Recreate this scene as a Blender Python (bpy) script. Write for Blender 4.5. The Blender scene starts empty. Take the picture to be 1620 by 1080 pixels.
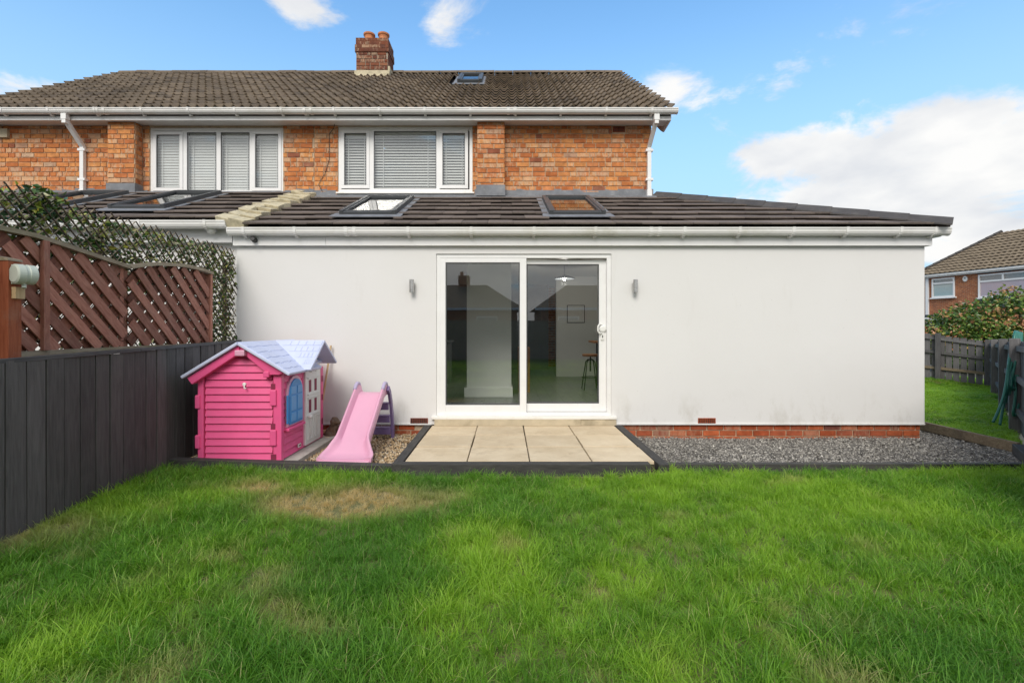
import bpy, bmesh, math, random
import numpy as np
from mathutils import Vector, Matrix, Euler
R = math.radians
rnd = random.Random(7)
npr = np.random.RandomState(11)
scene = bpy.context.scene
COL = scene.collection

# ------------------------------------------------------------------ camera
cam_d = bpy.data.cameras.new('camera'); cam = bpy.data.objects.new('camera', cam_d); COL.objects.link(cam)
cam_d.sensor_width = 36.0; cam_d.lens = 36.0 * 750 / 1620
cam_d.shift_x = 10 / 1620; cam_d.shift_y = -20 / 1620
cam_d.clip_start = 0.05; cam_d.clip_end = 3000
EYE = 1.40
cam.location = (0, 0, EYE); cam.rotation_euler = (R(90), 0, 0)
scene.camera = cam
def px(x, y, d):                     # photo pixel + distance from the camera plane -> point
    return Vector(((x - 800) * d / 750, d, EYE + (520 - y) * d / 750))

# ------------------------------------------------------------------ sky and sun
SUN_EL, SUN_AZ = 40, 190             # azimuth clockwise from +Y: the sun stands behind the camera
world = bpy.data.worlds.new('World'); scene.world = world; world.use_nodes = True
def build_world():
    nt = world.node_tree; nt.nodes.clear(); N = nt.nodes.new; L = nt.links.new
    out = N('ShaderNodeOutputWorld'); bg = N('ShaderNodeBackground'); L(bg.outputs[0], out.inputs[0])
    bg.inputs['Strength'].default_value = 0.12
    sky = N('ShaderNodeTexSky'); sky.sky_type = 'NISHITA'; sky.sun_disc = False
    sky.sun_elevation = R(SUN_EL); sky.sun_rotation = R(SUN_AZ)
    sky.air_density = 1.0; sky.dust_density = 0.6; sky.ozone_density = 1.6; sky.altitude = 0
    tc = N('ShaderNodeTexCoord')
    def vm(op, a, b=None, c=None):
        n = N('ShaderNodeVectorMath'); n.operation = op
        for i, v in enumerate((a, b, c)):
            if v is None: continue
            if isinstance(v, (tuple, list)): n.inputs[i].default_value = v
            else: L(v, n.inputs[i])
        return n
    def ma(op, a, b=0.0):
        n = N('ShaderNodeMath'); n.operation = op
        for i, v in enumerate((a, b)):
            if isinstance(v, (int, float)): n.inputs[i].default_value = v
            else: L(v, n.inputs[i])
        return n.outputs[0]
    d = tc.outputs['Generated']
    sep = N('ShaderNodeSeparateXYZ'); L(d, sep.inputs[0])
    # cloud layer: directions projected on a plane overhead, so clouds flatten towards the horizon
    den = ma('ADD', ma('MAXIMUM', sep.outputs['Z'], 0.0), 0.34)
    div = N('ShaderNodeCombineXYZ'); L(ma('DIVIDE', sep.outputs['X'], den), div.inputs[0]); L(ma('DIVIDE', sep.outputs['Y'], den), div.inputs[1]); L(ma('MULTIPLY', sep.outputs['Z'], 1.6), div.inputs[2])
    n1 = N('ShaderNodeTexNoise'); n1.inputs['Scale'].default_value = 3.3; n1.inputs['Detail'].default_value = 13; n1.inputs['Roughness'].default_value = 0.63; n1.inputs['Distortion'].default_value = 0.35
    L(vm('ADD', div.outputs[0], (3.1, 7.7, 1.3)).outputs[0], n1.inputs['Vector'])
    dens = n1.outputs['Fac']
    # cloud banks (where the photograph shows them), given as sky directions
    banks = [((1400, 235), .20, .085, .26), ((1560, 205), .17, .075, .26), ((1230, 245), .10, .05, .22), ((1250, 335), .17, .05, .26), ((1480, 330), .2, .06, .26),
             ((1530, 395), .16, .05, .24), ((1130, 160), .13, .07, .20), ((1060, 140), .09, .06, .16), ((1250, 110), .10, .05, .17), ((462, 16), .085, .04, .30), ((694, 22), .07, .06, .24), ((60, 150), .17, .04, .30), ((190, 50), .30, .12, -.22), ((620, 60), .1, .05, -.1),
             ((-700, 330), .5, .12, .2), ((2300, 250), .5, .14, .2)]
    for (bx_, by_), rx, rz, amp in banks:
        c = Vector(((bx_ - 800) / 750, 1, (520 - by_) / 750)).normalized()
        sub = vm('SUBTRACT', d, tuple(c)); sc = vm('MULTIPLY', sub.outputs[0], (1 / rx, 1 / rx, 1 / rz)); ln = vm('LENGTH', sc.outputs[0])
        mr = N('ShaderNodeMapRange'); mr.interpolation_type = 'SMOOTHSTEP'
        mr.inputs['From Min'].default_value = 1.25; mr.inputs['From Max'].default_value = 0.0; mr.inputs['To Min'].default_value = 0; mr.inputs['To Max'].default_value = amp
        L(ln.outputs['Value'], mr.inputs['Value'])
        dens = ma('ADD', dens, mr.outputs[0])
    # more cloud behind and to the sides of the house pair than straight over its roof
    back = N('ShaderNodeMapRange'); L(sep.outputs['Y'], back.inputs['Value']); back.inputs['From Min'].default_value = 0.42; back.inputs['From Max'].default_value = -0.25; back.inputs['To Min'].default_value = 0.0; back.inputs['To Max'].default_value = 0.34
    dens = ma('ADD', dens, back.outputs[0])
    ramp = N('ShaderNodeMapRange'); ramp.interpolation_type = 'SMOOTHSTEP'; L(dens, ramp.inputs['Value'])
    ramp.inputs['From Min'].default_value = 0.60; ramp.inputs['From Max'].default_value = 0.785
    n2 = N('ShaderNodeTexNoise'); n2.inputs['Scale'].default_value = 4.0; n2.inputs['Detail'].default_value = 6; L(div.outputs[0], n2.inputs['Vector'])
    cr = N('ShaderNodeValToRGB'); cr.color_ramp.elements[0].position = .3; cr.color_ramp.elements[0].color = (3.5, 3.6, 3.8, 1)
    cr.color_ramp.elements[1].position = .62; cr.color_ramp.elements[1].color = (4.75, 4.7, 4.6, 1); L(n2.outputs['Fac'], cr.inputs[0])
    # pale band of thin haze low down
    hz = N('ShaderNodeMapRange'); L(sep.outputs['Z'], hz.inputs['Value']); hz.inputs['From Min'].default_value = 0.62; hz.inputs['From Max'].default_value = 0.10; hz.inputs['To Max'].default_value = 0.92; hz.interpolation_type = 'SMOOTHSTEP'
    gain = vm('MULTIPLY', sky.outputs[0], (.98, 1.36, 1.46))
    m0 = N('ShaderNodeMixRGB'); L(hz.outputs[0], m0.inputs[0]); L(gain.outputs[0], m0.inputs[1]); m0.inputs[2].default_value = (2.3, 3.45, 4.45, 1)
    m1 = N('ShaderNodeMixRGB'); L(ma('MULTIPLY', ramp.outputs[0], 0.97), m1.inputs[0]); L(m0.outputs[0], m1.inputs[1]); L(cr.outputs[0], m1.inputs[2])
    L(m1.outputs[0], bg.inputs['Color'])
build_world()
sun_d = bpy.data.lights.new('sun', 'SUN'); sun = bpy.data.objects.new('sun', sun_d); COL.objects.link(sun)
sun_d.energy = 1.5; sun_d.angle = R(30); sun_d.color = (1.0, 0.945, 0.86)
sdir = Vector((math.sin(R(SUN_AZ)) * math.cos(R(SUN_EL)), math.cos(R(SUN_AZ)) * math.cos(R(SUN_EL)), math.sin(R(SUN_EL))))
sun.rotation_euler = sdir.to_track_quat('Z', 'Y').to_euler(); sun.location = (0, -6, 20)
vs = scene.view_settings
vs.view_transform = 'Standard'; vs.look = 'None'; vs.gamma = 1.0; vs.use_curve_mapping = False
vs.exposure = 0.82
try:
    scene.cycles.max_bounces = 6; scene.cycles.transparent_max_bounces = 16; scene.cycles.caustics_reflective = False; scene.cycles.caustics_refractive = False
except Exception: pass

# ------------------------------------------------------------------ materials
MATS = {}
class NT:
    def __init__(s, name):
        s.m = bpy.data.materials.new(name); s.m.use_nodes = True; s.nt = s.m.node_tree; s.nt.nodes.clear()
        s.out = s.n('ShaderNodeOutputMaterial'); s.b = s.n('ShaderNodeBsdfPrincipled'); s.l(s.b.outputs[0], s.out.inputs[0]); MATS[name] = s.m
    def n(s, t): return s.nt.nodes.new(t)
    def l(s, a, b): s.nt.links.new(a, b)
    def put(s, sock, v):
        if isinstance(v, (int, float, tuple)): sock.default_value = v
        else: s.l(v, sock)
    def math(s, op, a, b=0.0):
        n = s.n('ShaderNodeMath'); n.operation = op; s.put(n.inputs[0], a); s.put(n.inputs[1], b); return n.outputs[0]
    def pos(s): return s.n('ShaderNodeNewGeometry').outputs['Position']
    def obj(s): return s.n('ShaderNodeTexCoord').outputs['Object']
    def rand(s): return s.n('ShaderNodeObjectInfo').outputs['Random']
    def shift(s, vec, k):
        a = s.n('ShaderNodeVectorMath'); a.operation = 'ADD'; s.l(vec, a.inputs[0])
        c = s.n('ShaderNodeCombineXYZ'); 
        for i, f in enumerate((37.0, 91.0, 53.0)): s.l(s.math('MULTIPLY', k, f), c.inputs[i])
        s.l(c.outputs[0], a.inputs[1]); return a.outputs[0]
    def scale(s, vec, v):
        a = s.n('ShaderNodeVectorMath'); a.operation = 'MULTIPLY'; s.l(vec, a.inputs[0]); a.inputs[1].default_value = v; return a.outputs[0]
    def noise(s, vec, sc, det=4, rough=.55, dist=0):
        n = s.n('ShaderNodeTexNoise'); s.l(vec, n.inputs['Vector']); n.inputs['Scale'].default_value = sc; n.inputs['Detail'].default_value = det; n.inputs['Roughness'].default_value = rough; n.inputs['Distortion'].default_value = dist; return n.outputs['Fac']
    def ramp(s, f, stops, interp='LINEAR'):
        n = s.n('ShaderNodeValToRGB'); s.l(f, n.inputs[0]); e = n.color_ramp.elements; n.color_ramp.interpolation = interp
        while len(e) < len(stops): e.new(.5)
        for i, (p, c) in enumerate(stops): e[i].position = p; e[i].color = (c + (1,)) if len(c) == 3 else c
        return n.outputs[0]
    def rng(s, f, a, b, c=0.0, d=1.0):
        n = s.n('ShaderNodeMapRange'); s.put(n.inputs['Value'], f); n.inputs['From Min'].default_value = a; n.inputs['From Max'].default_value = b; n.inputs['To Min'].default_value = c; n.inputs['To Max'].default_value = d; return n.outputs[0]
    def mix(s, f, a, b, mode='MIX'):
        n = s.n('ShaderNodeMixRGB'); n.blend_type = mode; s.put(n.inputs[0], f)
        for i, v in ((1, a), (2, b)):
            if isinstance(v, tuple): n.inputs[i].default_value = v + (1,) if len(v) == 3 else v
            else: s.l(v, n.inputs[i])
        return n.outputs[0]
    def col(s, v):
        if isinstance(v, tuple): s.b.inputs['Base Color'].default_value = v + (1,)
        else: s.l(v, s.b.inputs['Base Color'])
    def rough(s, v): s.put(s.b.inputs['Roughness'], v)
    def bump(s, h, st, dist=.01):
        n = s.n('ShaderNodeBump'); n.inputs['Strength'].default_value = st; n.inputs['Distance'].default_value = dist; s.l(h, n.inputs['Height']); s.l(n.outputs[0], s.b.inputs['Normal'])

def plain(name, c, rough=.5, var=.12, scale=6, bump=.08, bscale=60, metal=0.0, dirt=None, dscale=2.5, damt=.4, rand=0.0, spec=.5):
    t = NT(name); p = t.pos(); f = t.noise(p, scale)
    k = t.rng(f, .25, .75, 1 - var, 1 + var)
    if rand: k = t.math('MULTIPLY', k, t.rng(t.rand(), 0, 1, 1 - rand, 1 + rand))
    cc = t.mix(1.0, tuple(c), k, 'MULTIPLY')
    if dirt:
        dm = t.rng(t.noise(p, dscale, 7, .65), .52, .75, 0, damt); cc = t.mix(dm, cc, tuple(dirt))
    t.col(cc); t.rough(t.rng(t.noise(p, scale * 3), .2, .8, max(.03, rough - .08), min(1, rough + .08))); t.b.inputs['Metallic'].default_value = metal
    t.b.inputs['Specular IOR Level'].default_value = spec
    if bump: t.bump(t.noise(p, bscale, 5), bump)
    return t.m

def brick_mat(name, stops, cream=.55):
    t = NT(name); r = t.math('FRACT', t.math('ADD', t.rand(), t.math('MULTIPLY', t.n('ShaderNodeNewGeometry').outputs['Random Per Island'], 5.3))); p = t.shift(t.pos(), r)
    base = t.ramp(r, stops)
    base = t.mix(1.0, base, t.rng(t.noise(p, 9, 5, .65), .25, .75, .62, 1.38), 'MULTIPLY')
    base = t.mix(t.rng(t.noise(p, 14, 3), .5, .8, 0, .5), base, (.22, .05, .02))
    sel = t.rng(t.math('FRACT', t.math('MULTIPLY', r, 7.31)), .25, 1.0, .24, -.08)      # some bricks carry pale lime bloom
    cm = t.rng(t.math('SUBTRACT', t.noise(t.scale(p, (1.0, 1.0, .35)), 26, 5, .6, .3), sel), .40, .56, 0, cream)
    base = t.mix(cm, base, (.62, .47, .32))
    t.col(base); t.rough(.9); t.b.inputs['Specular IOR Level'].default_value = .2
    t.bump(t.noise(p, 70, 5, .7), .5, .004); return t.m
brick_mat('brick_orange', [(0, (.44, .14, .048)), (.25, (.54, .20, .068)), (.5, (.63, .28, .10)), (.72, (.48, .16, .058)), (.88, (.58, .24, .10)), (.97, (.27, .09, .05)), (1, (.52, .36, .24))])
brick_mat('brick_red', [(0, (.34, .075, .03)), (.3, (.44, .11, .042)), (.6, (.27, .07, .035)), (.8, (.40, .10, .045)), (1, (.17, .06, .045))], .22)
brick_mat('brick_chimney', [(0, (.13, .05, .035)), (.4, (.22, .08, .045)), (.7, (.10, .045, .035)), (1, (.26, .115, .065))], .4)
plain('mortar', (.50, .38, .26), .95, .3, 12, .4, 150, dirt=(.22, .17, .12), dscale=4)
plain('mortar_dark', (.36, .31, .25), .95, .3, 12, .4, 150)
# painted render: fine trowelled surface, faint grey grime with its own shapes, splash stains low down
t = NT('render_white'); p = t.pos()
c = t.mix(t.rng(t.noise(p, .9, 6, .6), .35, .7, 0, .5), (.72, .715, .71), (.69, .68, .67))
c = t.mix(t.rng(t.noise(t.scale(p, (1, 1, .25)), 3.0, 8, .7), .60, .80, 0, .22), c, (.47, .44, .39))
sz = t.n('ShaderNodeSeparateXYZ'); t.l(p, sz.inputs[0])
low = t.math('MULTIPLY', t.rng(sz.outputs[2], .62, .12, 0, 1), t.rng(t.noise(t.scale(p, (1, 1, .5)), 4.5, 7, .7), .50, .72, 0, .5))
c = t.mix(low, c, (.36, .33, .26)); c = t.mix(t.rng(t.noise(p, 38, 2), .765, .79, 0, .55), c, (.30, .29, .27))
t.col(c); t.rough(.88); t.b.inputs['Specular IOR Level'].default_value = .25
t.bump(t.math('ADD', t.noise(p, 170, 3), t.math('MULTIPLY', t.noise(p, 5, 4), 3.0)), .22, .004)
plain('upvc', (.80, .80, .80), .32, .03, 5, .02, 40, dirt=(.55, .52, .44), dscale=3, damt=.14)
plain('upvc_gutter', (.76, .755, .74), .36, .05, 4, .03, 40, dirt=(.40, .38, .28), dscale=2.2, damt=.45)
plain('upvc_sill', (.80, .79, .76), .4, .04, 4, .02, 40, dirt=(.45, .40, .28), dscale=4, damt=.45)
plain('soffit', (.70, .69, .68), .5, .04, 4, .02)
plain('lead', (.17, .18, .20), .62, .25, 7, .25, 25, dirt=(.34, .34, .34), dscale=6, damt=.5)
t = NT('pantile'); r = t.rand(); p = t.shift(t.pos(), r)
c = t.mix(1, t.ramp(r, [(0, (.15, .115, .085)), (.5, (.20, .155, .112)), (1, (.125, .10, .08))]), t.rng(t.noise(t.pos(), 1.4, 4), .3, .7, .72, 1.3), 'MULTIPLY')
c = t.mix(t.rng(t.noise(p, 22, 6, .7), .5, .7, 0, .7), c, (.27, .225, .155)); c = t.mix(t.rng(t.noise(p, 11, 5, .7), .56, .7, 0, .75), c, (.05, .045, .035))
t.col(c); t.rough(.95); t.b.inputs['Specular IOR Level'].default_value = .15; t.bump(t.noise(p, 80, 5, .7), .5, .006)
t = NT('flat_tile'); r = t.rand(); p = t.shift(t.pos(), r)
c = t.mix(1, (.145, .118, .105), t.rng(r, 0, 1, .76, 1.24), 'MULTIPLY'); c = t.mix(t.rng(t.noise(p, 12, 6, .7), .5, .75, 0, .5), c, (.24, .205, .165)); c = t.mix(t.rng(t.noise(p, 30, 4, .7), .62, .72, 0, .5), c, (.13, .14, .07))
t.col(c); t.rough(.88); t.b.inputs['Specular IOR Level'].default_value = .25; t.bump(t.noise(p, 90, 5, .7), .4, .004)
plain('hip_tile', (.060, .054, .052), .7, .2, 6, .2, 50, dirt=(.12, .11, .09), dscale=6, rand=.12)
plain('verge_mortar', (.52, .46, .32), .95, .3, 18, 1.0, 20, dirt=(.20, .18, .12), dscale=9, damt=.85)
plain('roof_deck', (.05, .045, .04), .95, .2, 8, .1)
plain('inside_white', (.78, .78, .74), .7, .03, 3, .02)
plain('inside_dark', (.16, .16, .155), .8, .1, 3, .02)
plain('velux_grey', (.07, .075, .08), .45, .12, 8, .05)
plain('terracotta', (.55, .21, .09), .85, .2, 14, .3, dirt=(.22, .14, .09), dscale=8, damt=.6)
plain('blind_white', (.74, .74, .72), .6, .03, 5, 0)
plain('steel', (.55, .54, .52), .3, .08, 20, .05, 80, metal=1.0)
plain('black_plastic', (.012, .012, .013), .4, .1)
plain('cable_black', (.02, .02, .02), .6, .1)
def glass(name, f0, tint):
    t = NT(name); t.nt.nodes.remove(t.b)
    tr = t.n('ShaderNodeBsdfTransparent'); tr.inputs[0].default_value = tint + (1,); gl = t.n('ShaderNodeBsdfGlossy'); gl.inputs['Roughness'].default_value = .0
    lw = t.n('ShaderNodeLayerWeight'); lw.inputs['Blend'].default_value = .5
    pw = t.math('POWER', lw.outputs['Facing'], 4.0); fac = t.math('ADD', f0, t.math('MULTIPLY', pw, 1 - f0))
    bn = t.n('ShaderNodeBump'); bn.inputs['Strength'].default_value = .015; bn.inputs['Distance'].default_value = .02; t.l(t.noise(t.pos(), 2.2, 1), bn.inputs['Height']); t.l(bn.outputs[0], gl.inputs['Normal'])
    mx = t.n('ShaderNodeMixShader'); t.l(fac, mx.inputs[0]); t.l(tr.outputs[0], mx.inputs[1]); t.l(gl.outputs[0], mx.inputs[2]); t.l(mx.outputs[0], t.out.inputs[0]); return t.m
glass('door_glass', .10, (.97, .98, .975)); glass('window_glass', .09, (.97, .98, .98)); glass('roof_glass', .12, (.95, .97, .97))
# timber
def wood(name, dark, light, rough=.8, stretch=(14, 14, 1.2), rand=.2, worn=None, wamt=.5, bumpk=.5):
    t = NT(name); r = t.rand(); p = t.shift(t.obj(), r); g = t.noise(t.scale(p, stretch), 3.2, 6, .62, .6)
    c = t.mix(t.rng(g, .3, .7), dark, light); c = t.mix(1, c, t.rng(r, 0, 1, 1 - rand, 1 + rand), 'MULTIPLY')
    if worn: c = t.mix(t.rng(t.noise(t.shift(t.pos(), r), 3.5, 6, .7), .52, .72, 0, wamt), c, worn)
    t.col(c); t.rough(rough); t.b.inputs['Specular IOR Level'].default_value = .3; t.bump(g, bumpk, .004); return t.m
wood('fence_charcoal', (.066, .061, .059), (.115, .107, .103), .75, rand=.28, worn=(.12, .11, .10), wamt=.35)
wood('fence_cap', (.05, .05, .052), (.10, .10, .10), .6, (14, 1.2, 14), .1)
wood('sleeper', (.032, .031, .031), (.07, .067, .064), .7, (2, 14, 14), .15, worn=(.10, .09, .075), wamt=.45)
wood('edging', (.16, .12, .08), (.30, .24, .16), .85, (14, 2, 14), .15, worn=(.07, .06, .05), wamt=.6)
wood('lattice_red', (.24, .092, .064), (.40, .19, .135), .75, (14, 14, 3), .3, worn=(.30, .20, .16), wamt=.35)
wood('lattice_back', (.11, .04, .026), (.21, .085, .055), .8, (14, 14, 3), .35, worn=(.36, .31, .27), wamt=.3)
wood('cap_weathered', (.22, .17, .12), (.38, .32, .23), .85, (14, 2, 14), .1, worn=(.20, .21, .10), wamt=.6)
wood('post_red', (.20, .05, .022), (.33, .10, .045), .75, rand=.1, worn=(.32, .26, .19), wamt=.35)
wood('fence_grey', (.095, .092, .094), (.165, .16, .162), .85, rand=.25, worn=(.14, .13, .12), wamt=.4)
wood('wood_pale', (.42, .29, .15), (.58, .43, .25), .6, (14, 14, 1), .05)
wood('wood_table', (.30, .13, .05), (.42, .2, .08), .5, (3, 14, 14), .05)
plain('willow_pale', (.26, .21, .14), .9, .3, 30, .1, rand=.3)
plain('willow', (.075, .052, .036), .9, .3, 30, .1, rand=.3)
t = NT('ivy_leaf'); r = t.rand(); c = t.ramp(r, [(0, (.022, .065, .016)), (.3, (.04, .10, .02)), (.55, (.075, .15, .025)), (.72, (.22, .27, .03)), (.88, (.45, .44, .06)), (1, (.62, .58, .45))])
t.col(t.mix(1, c, t.rng(t.noise(t.pos(), 60, 3), .3, .7, .7, 1.3), 'MULTIPLY')); t.rough(.42)
t = NT('ivy_leaf_mass'); a = t.n('ShaderNodeAttribute'); a.attribute_name = 'tint'; c = t.ramp(a.outputs['Fac'], [(0, (.020, .055, .014)), (.35, (.036, .09, .018)), (.58, (.075, .15, .025)), (.75, (.22, .27, .03)), (.88, (.46, .44, .07)), (1, (.66, .63, .52))]); t.col(c); t.rough(.45)
# ground
t = NT('soil_lawn'); p = t.pos(); c = t.mix(t.rng(t.noise(p, 30, 6, .7), .3, .7), (.10, .115, .035), (.21, .19, .08)); c = t.mix(t.rng(t.noise(p, 2.2, 4), .5, .7, 0, .6), c, (.30, .22, .11))
t.col(c); t.rough(1.0); t.bump(t.noise(p, 60, 5), .6, .02)
plain('ground_far', (.10, .10, .085), .95, .25, .4, .1, 20)
t = NT('gravel_base'); p = t.pos(); t.col(t.mix(t.noise(p, 80, 3), (.06, .055, .05), (.16, .14, .12))); t.rough(1)
t = NT('stone_buff'); r = t.rand(); c = t.ramp(r, [(0, (.30, .19, .09)), (.25, (.46, .33, .18)), (.5, (.60, .48, .32)), (.7, (.38, .25, .13)), (.85, (.70, .63, .50)), (1, (.20, .13, .08))]); t.col(t.mix(1, c, t.rng(t.noise(t.pos(), 90, 3), .3, .7, .75, 1.25), 'MULTIPLY')); t.rough(.75)
t = NT('stone_slate'); r = t.rand(); c = t.ramp(r, [(0, (.095, .09, .085)), (.3, (.17, .16, .148)), (.55, (.26, .245, .22)), (.8, (.36, .34, .305)), (.95, (.48, .45, .40)), (1, (.66, .63, .57))]); t.col(t.mix(1, c, t.rng(t.noise(t.pos(), 90, 3), .3, .7, .75, 1.25), 'MULTIPLY')); t.rough(.8)
t = NT('paving'); p = t.pos(); r = t.rand(); ps = t.shift(p, r)
c = t.mix(t.rng(t.noise(ps, 3, 7, .65), .3, .7), (.54, .43, .285), (.67, .56, .40)); c = t.mix(t.rng(t.noise(ps, 5, 8, .72), .54, .72, 0, .55), c, (.37, .28, .175)); c = t.mix(t.rng(t.noise(ps, 60, 4, .7), .6, .75, 0, .4), c, (.24, .19, .13)); c = t.mix(1, c, t.rng(r, 0, 1, .92, 1.06), 'MULTIPLY')
t.col(c); t.rough(.9); t.bump(t.noise(ps, 25, 7, .7), .45, .01)
plain('paving_joint', (.06, .05, .035), 1, .3, 30, .3)
plain('stone_sill', (.50, .43, .31), .9, .15, 6, .4, 40, dirt=(.24, .20, .13), dscale=3.5, damt=.8)
t = NT('grass_blade'); a = t.n('ShaderNodeAttribute'); a.attribute_name = 'tint'
g = t.n('ShaderNodeAttribute'); g.attribute_type = 'INSTANCER'; g.attribute_name = 'dry'
h = t.n('ShaderNodeAttribute'); h.attribute_type = 'INSTANCER'; h.attribute_name = 'hue'
c = t.ramp(a.outputs['Fac'], [(0, (.062, .17, .012)), (.35, (.125, .30, .022)), (.7, (.20, .42, .040)), (.9, (.34, .55, .10)), (1, (.54, .50, .22))])
c = t.mix(t.rng(h.outputs['Fac'], 0, 1, 0, .80), c, (.34, .54, .045)); c = t.mix(t.rng(h.outputs['Fac'], 0, -1, 0, .5), c, (.06, .205, .024))
c = t.mix(g.outputs['Fac'], c, (.66, .50, .27))
t.col(c); t.rough(.5); t.b.inputs['Specular IOR Level'].default_value = .35
tl = t.n('ShaderNodeBsdfTranslucent'); t.l(t.mix(1, c, (1.1, 1.2, .5), 'MULTIPLY'), tl.inputs[0]); mx = t.n('ShaderNodeMixShader'); mx.inputs[0].default_value = .42; t.l(t.b.outputs[0], mx.inputs[1]); t.l(tl.outputs[0], mx.inputs[2]); t.l(mx.outputs[0], t.out.inputs[0])
# toys and small things
plain('pink_plastic', (.80, .105, .285), .42, .06, 4, .06, 140, dirt=(.55, .12, .26), dscale=5, damt=.4)
plain('pink_pale', (.70, .37, .51), .36, .04, 4, .03, 120, dirt=(.62, .30, .42), dscale=4, damt=.3)
plain('lavender', (.56, .61, .80), .5, .07, 4, .08, 120, dirt=(.62, .64, .80), dscale=5, damt=.5)
plain('purple_plastic', (.20, .14, .30), .45, .08, 5, .04)
plain('mauve_plastic', (.45, .40, .58), .45, .06, 5, .04)
plain('white_plastic', (.76, .76, .74), .42, .04, 5, .04, dirt=(.5, .5, .46), dscale=6, damt=.3)
plain('blue_plastic', (.045, .27, .62), .4, .06, 5, .05)
plain('blue_pale', (.14, .38, .70), .45, .06, 5, .05)
plain('slot_dark', (.22, .02, .06), .6, .1)
plain('statue_brown', (.13, .08, .052), .55, .4, 22, .8, 45, dirt=(.17, .11, .07), dscale=20, damt=.6)
plain('reel_grey', (.50, .54, .47), .5, .08, 8, .05)
plain('hose_green', (.018, .15, .115), .35, .15, 8, .05)
plain('concrete', (.42, .40, .36), .95, .2, 10, .4, 60)
plain('iron', (.02, .02, .02), .45, .1)
plain('floor_lam', (.22, .225, .22), .32, .12, 3, .03)
plain('skirting', (.78, .78, .75), .5, .02)
plain('lamp_shade', (.10, .11, .12), .4, .05)
plain('pinkish_blind', (.58, .40, .47), .8, .03)
plain('aqua_blind', (.45, .54, .52), .8, .03)
plain('slate_panel', (.045, .05, .058), .6, .2, 8, .1)
t = NT('bulb'); e = t.n('ShaderNodeEmission'); e.inputs[0].default_value = (1, .93, .8, 1); e.inputs[1].default_value = 9; t.l(e.outputs[0], t.out.inputs[0])
def brick_tex(name, c1, c2, cm, axis):
    t = NT(name); p = t.pos(); s = t.n('ShaderNodeSeparateXYZ'); t.l(p, s.inputs[0]); cb = t.n('ShaderNodeCombineXYZ'); t.l(s.outputs[axis], cb.inputs[0]); t.l(s.outputs[2], cb.inputs[1])
    b = t.n('ShaderNodeTexBrick'); t.l(cb.outputs[0], b.inputs['Vector']); b.inputs['Scale'].default_value = 1.0; b.inputs['Brick Width'].default_value = .23; b.inputs['Row Height'].default_value = .0855; b.inputs['Mortar Size'].default_value = .007
    b.inputs['Color1'].default_value = c1 + (1,); b.inputs['Color2'].default_value = c2 + (1,); b.inputs['Mortar'].default_value = cm + (1,)
    t.col(t.mix(1, b.outputs[0], t.rng(t.noise(p, 9, 5), .3, .7, .7, 1.3), 'MULTIPLY')); t.rough(.9); t.bump(b.outputs['Fac'], -.4, .01)
brick_tex('brick_side', (.50, .15, .045), (.36, .09, .03), (.36, .28, .2), 1)
brick_tex('brick_far', (.42, .14, .05), (.27, .075, .03), (.36, .29, .2), 1)
brick_tex('brick_far_x', (.42, .14, .05), (.27, .075, .03), (.36, .29, .2), 0)
t = NT('far_roof'); p = t.pos(); c = t.mix(t.rng(t.noise(p, 2.5, 6, .7), .3, .7), (.15, .115, .08), (.27, .215, .15)); c = t.mix(t.rng(t.noise(p, 9, 4), .5, .7, 0, .5), c, (.10, .08, .06)); t.col(c); t.rough(.95)
t = NT('photinia'); a = t.n('ShaderNodeAttribute'); a.attribute_name = 'tint'; c = t.ramp(a.outputs['Fac'], [(0, (.03, .075, .012)), (.35, (.075, .15, .022)), (.6, (.18, .27, .04)), (.75, (.30, .24, .06)), (.88, (.40, .16, .08)), (1, (.48, .26, .15))]); t.col(c); t.rough(.4)
plain('bark', (.09, .065, .045), .95, .3, 12, .6, 30)

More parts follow.
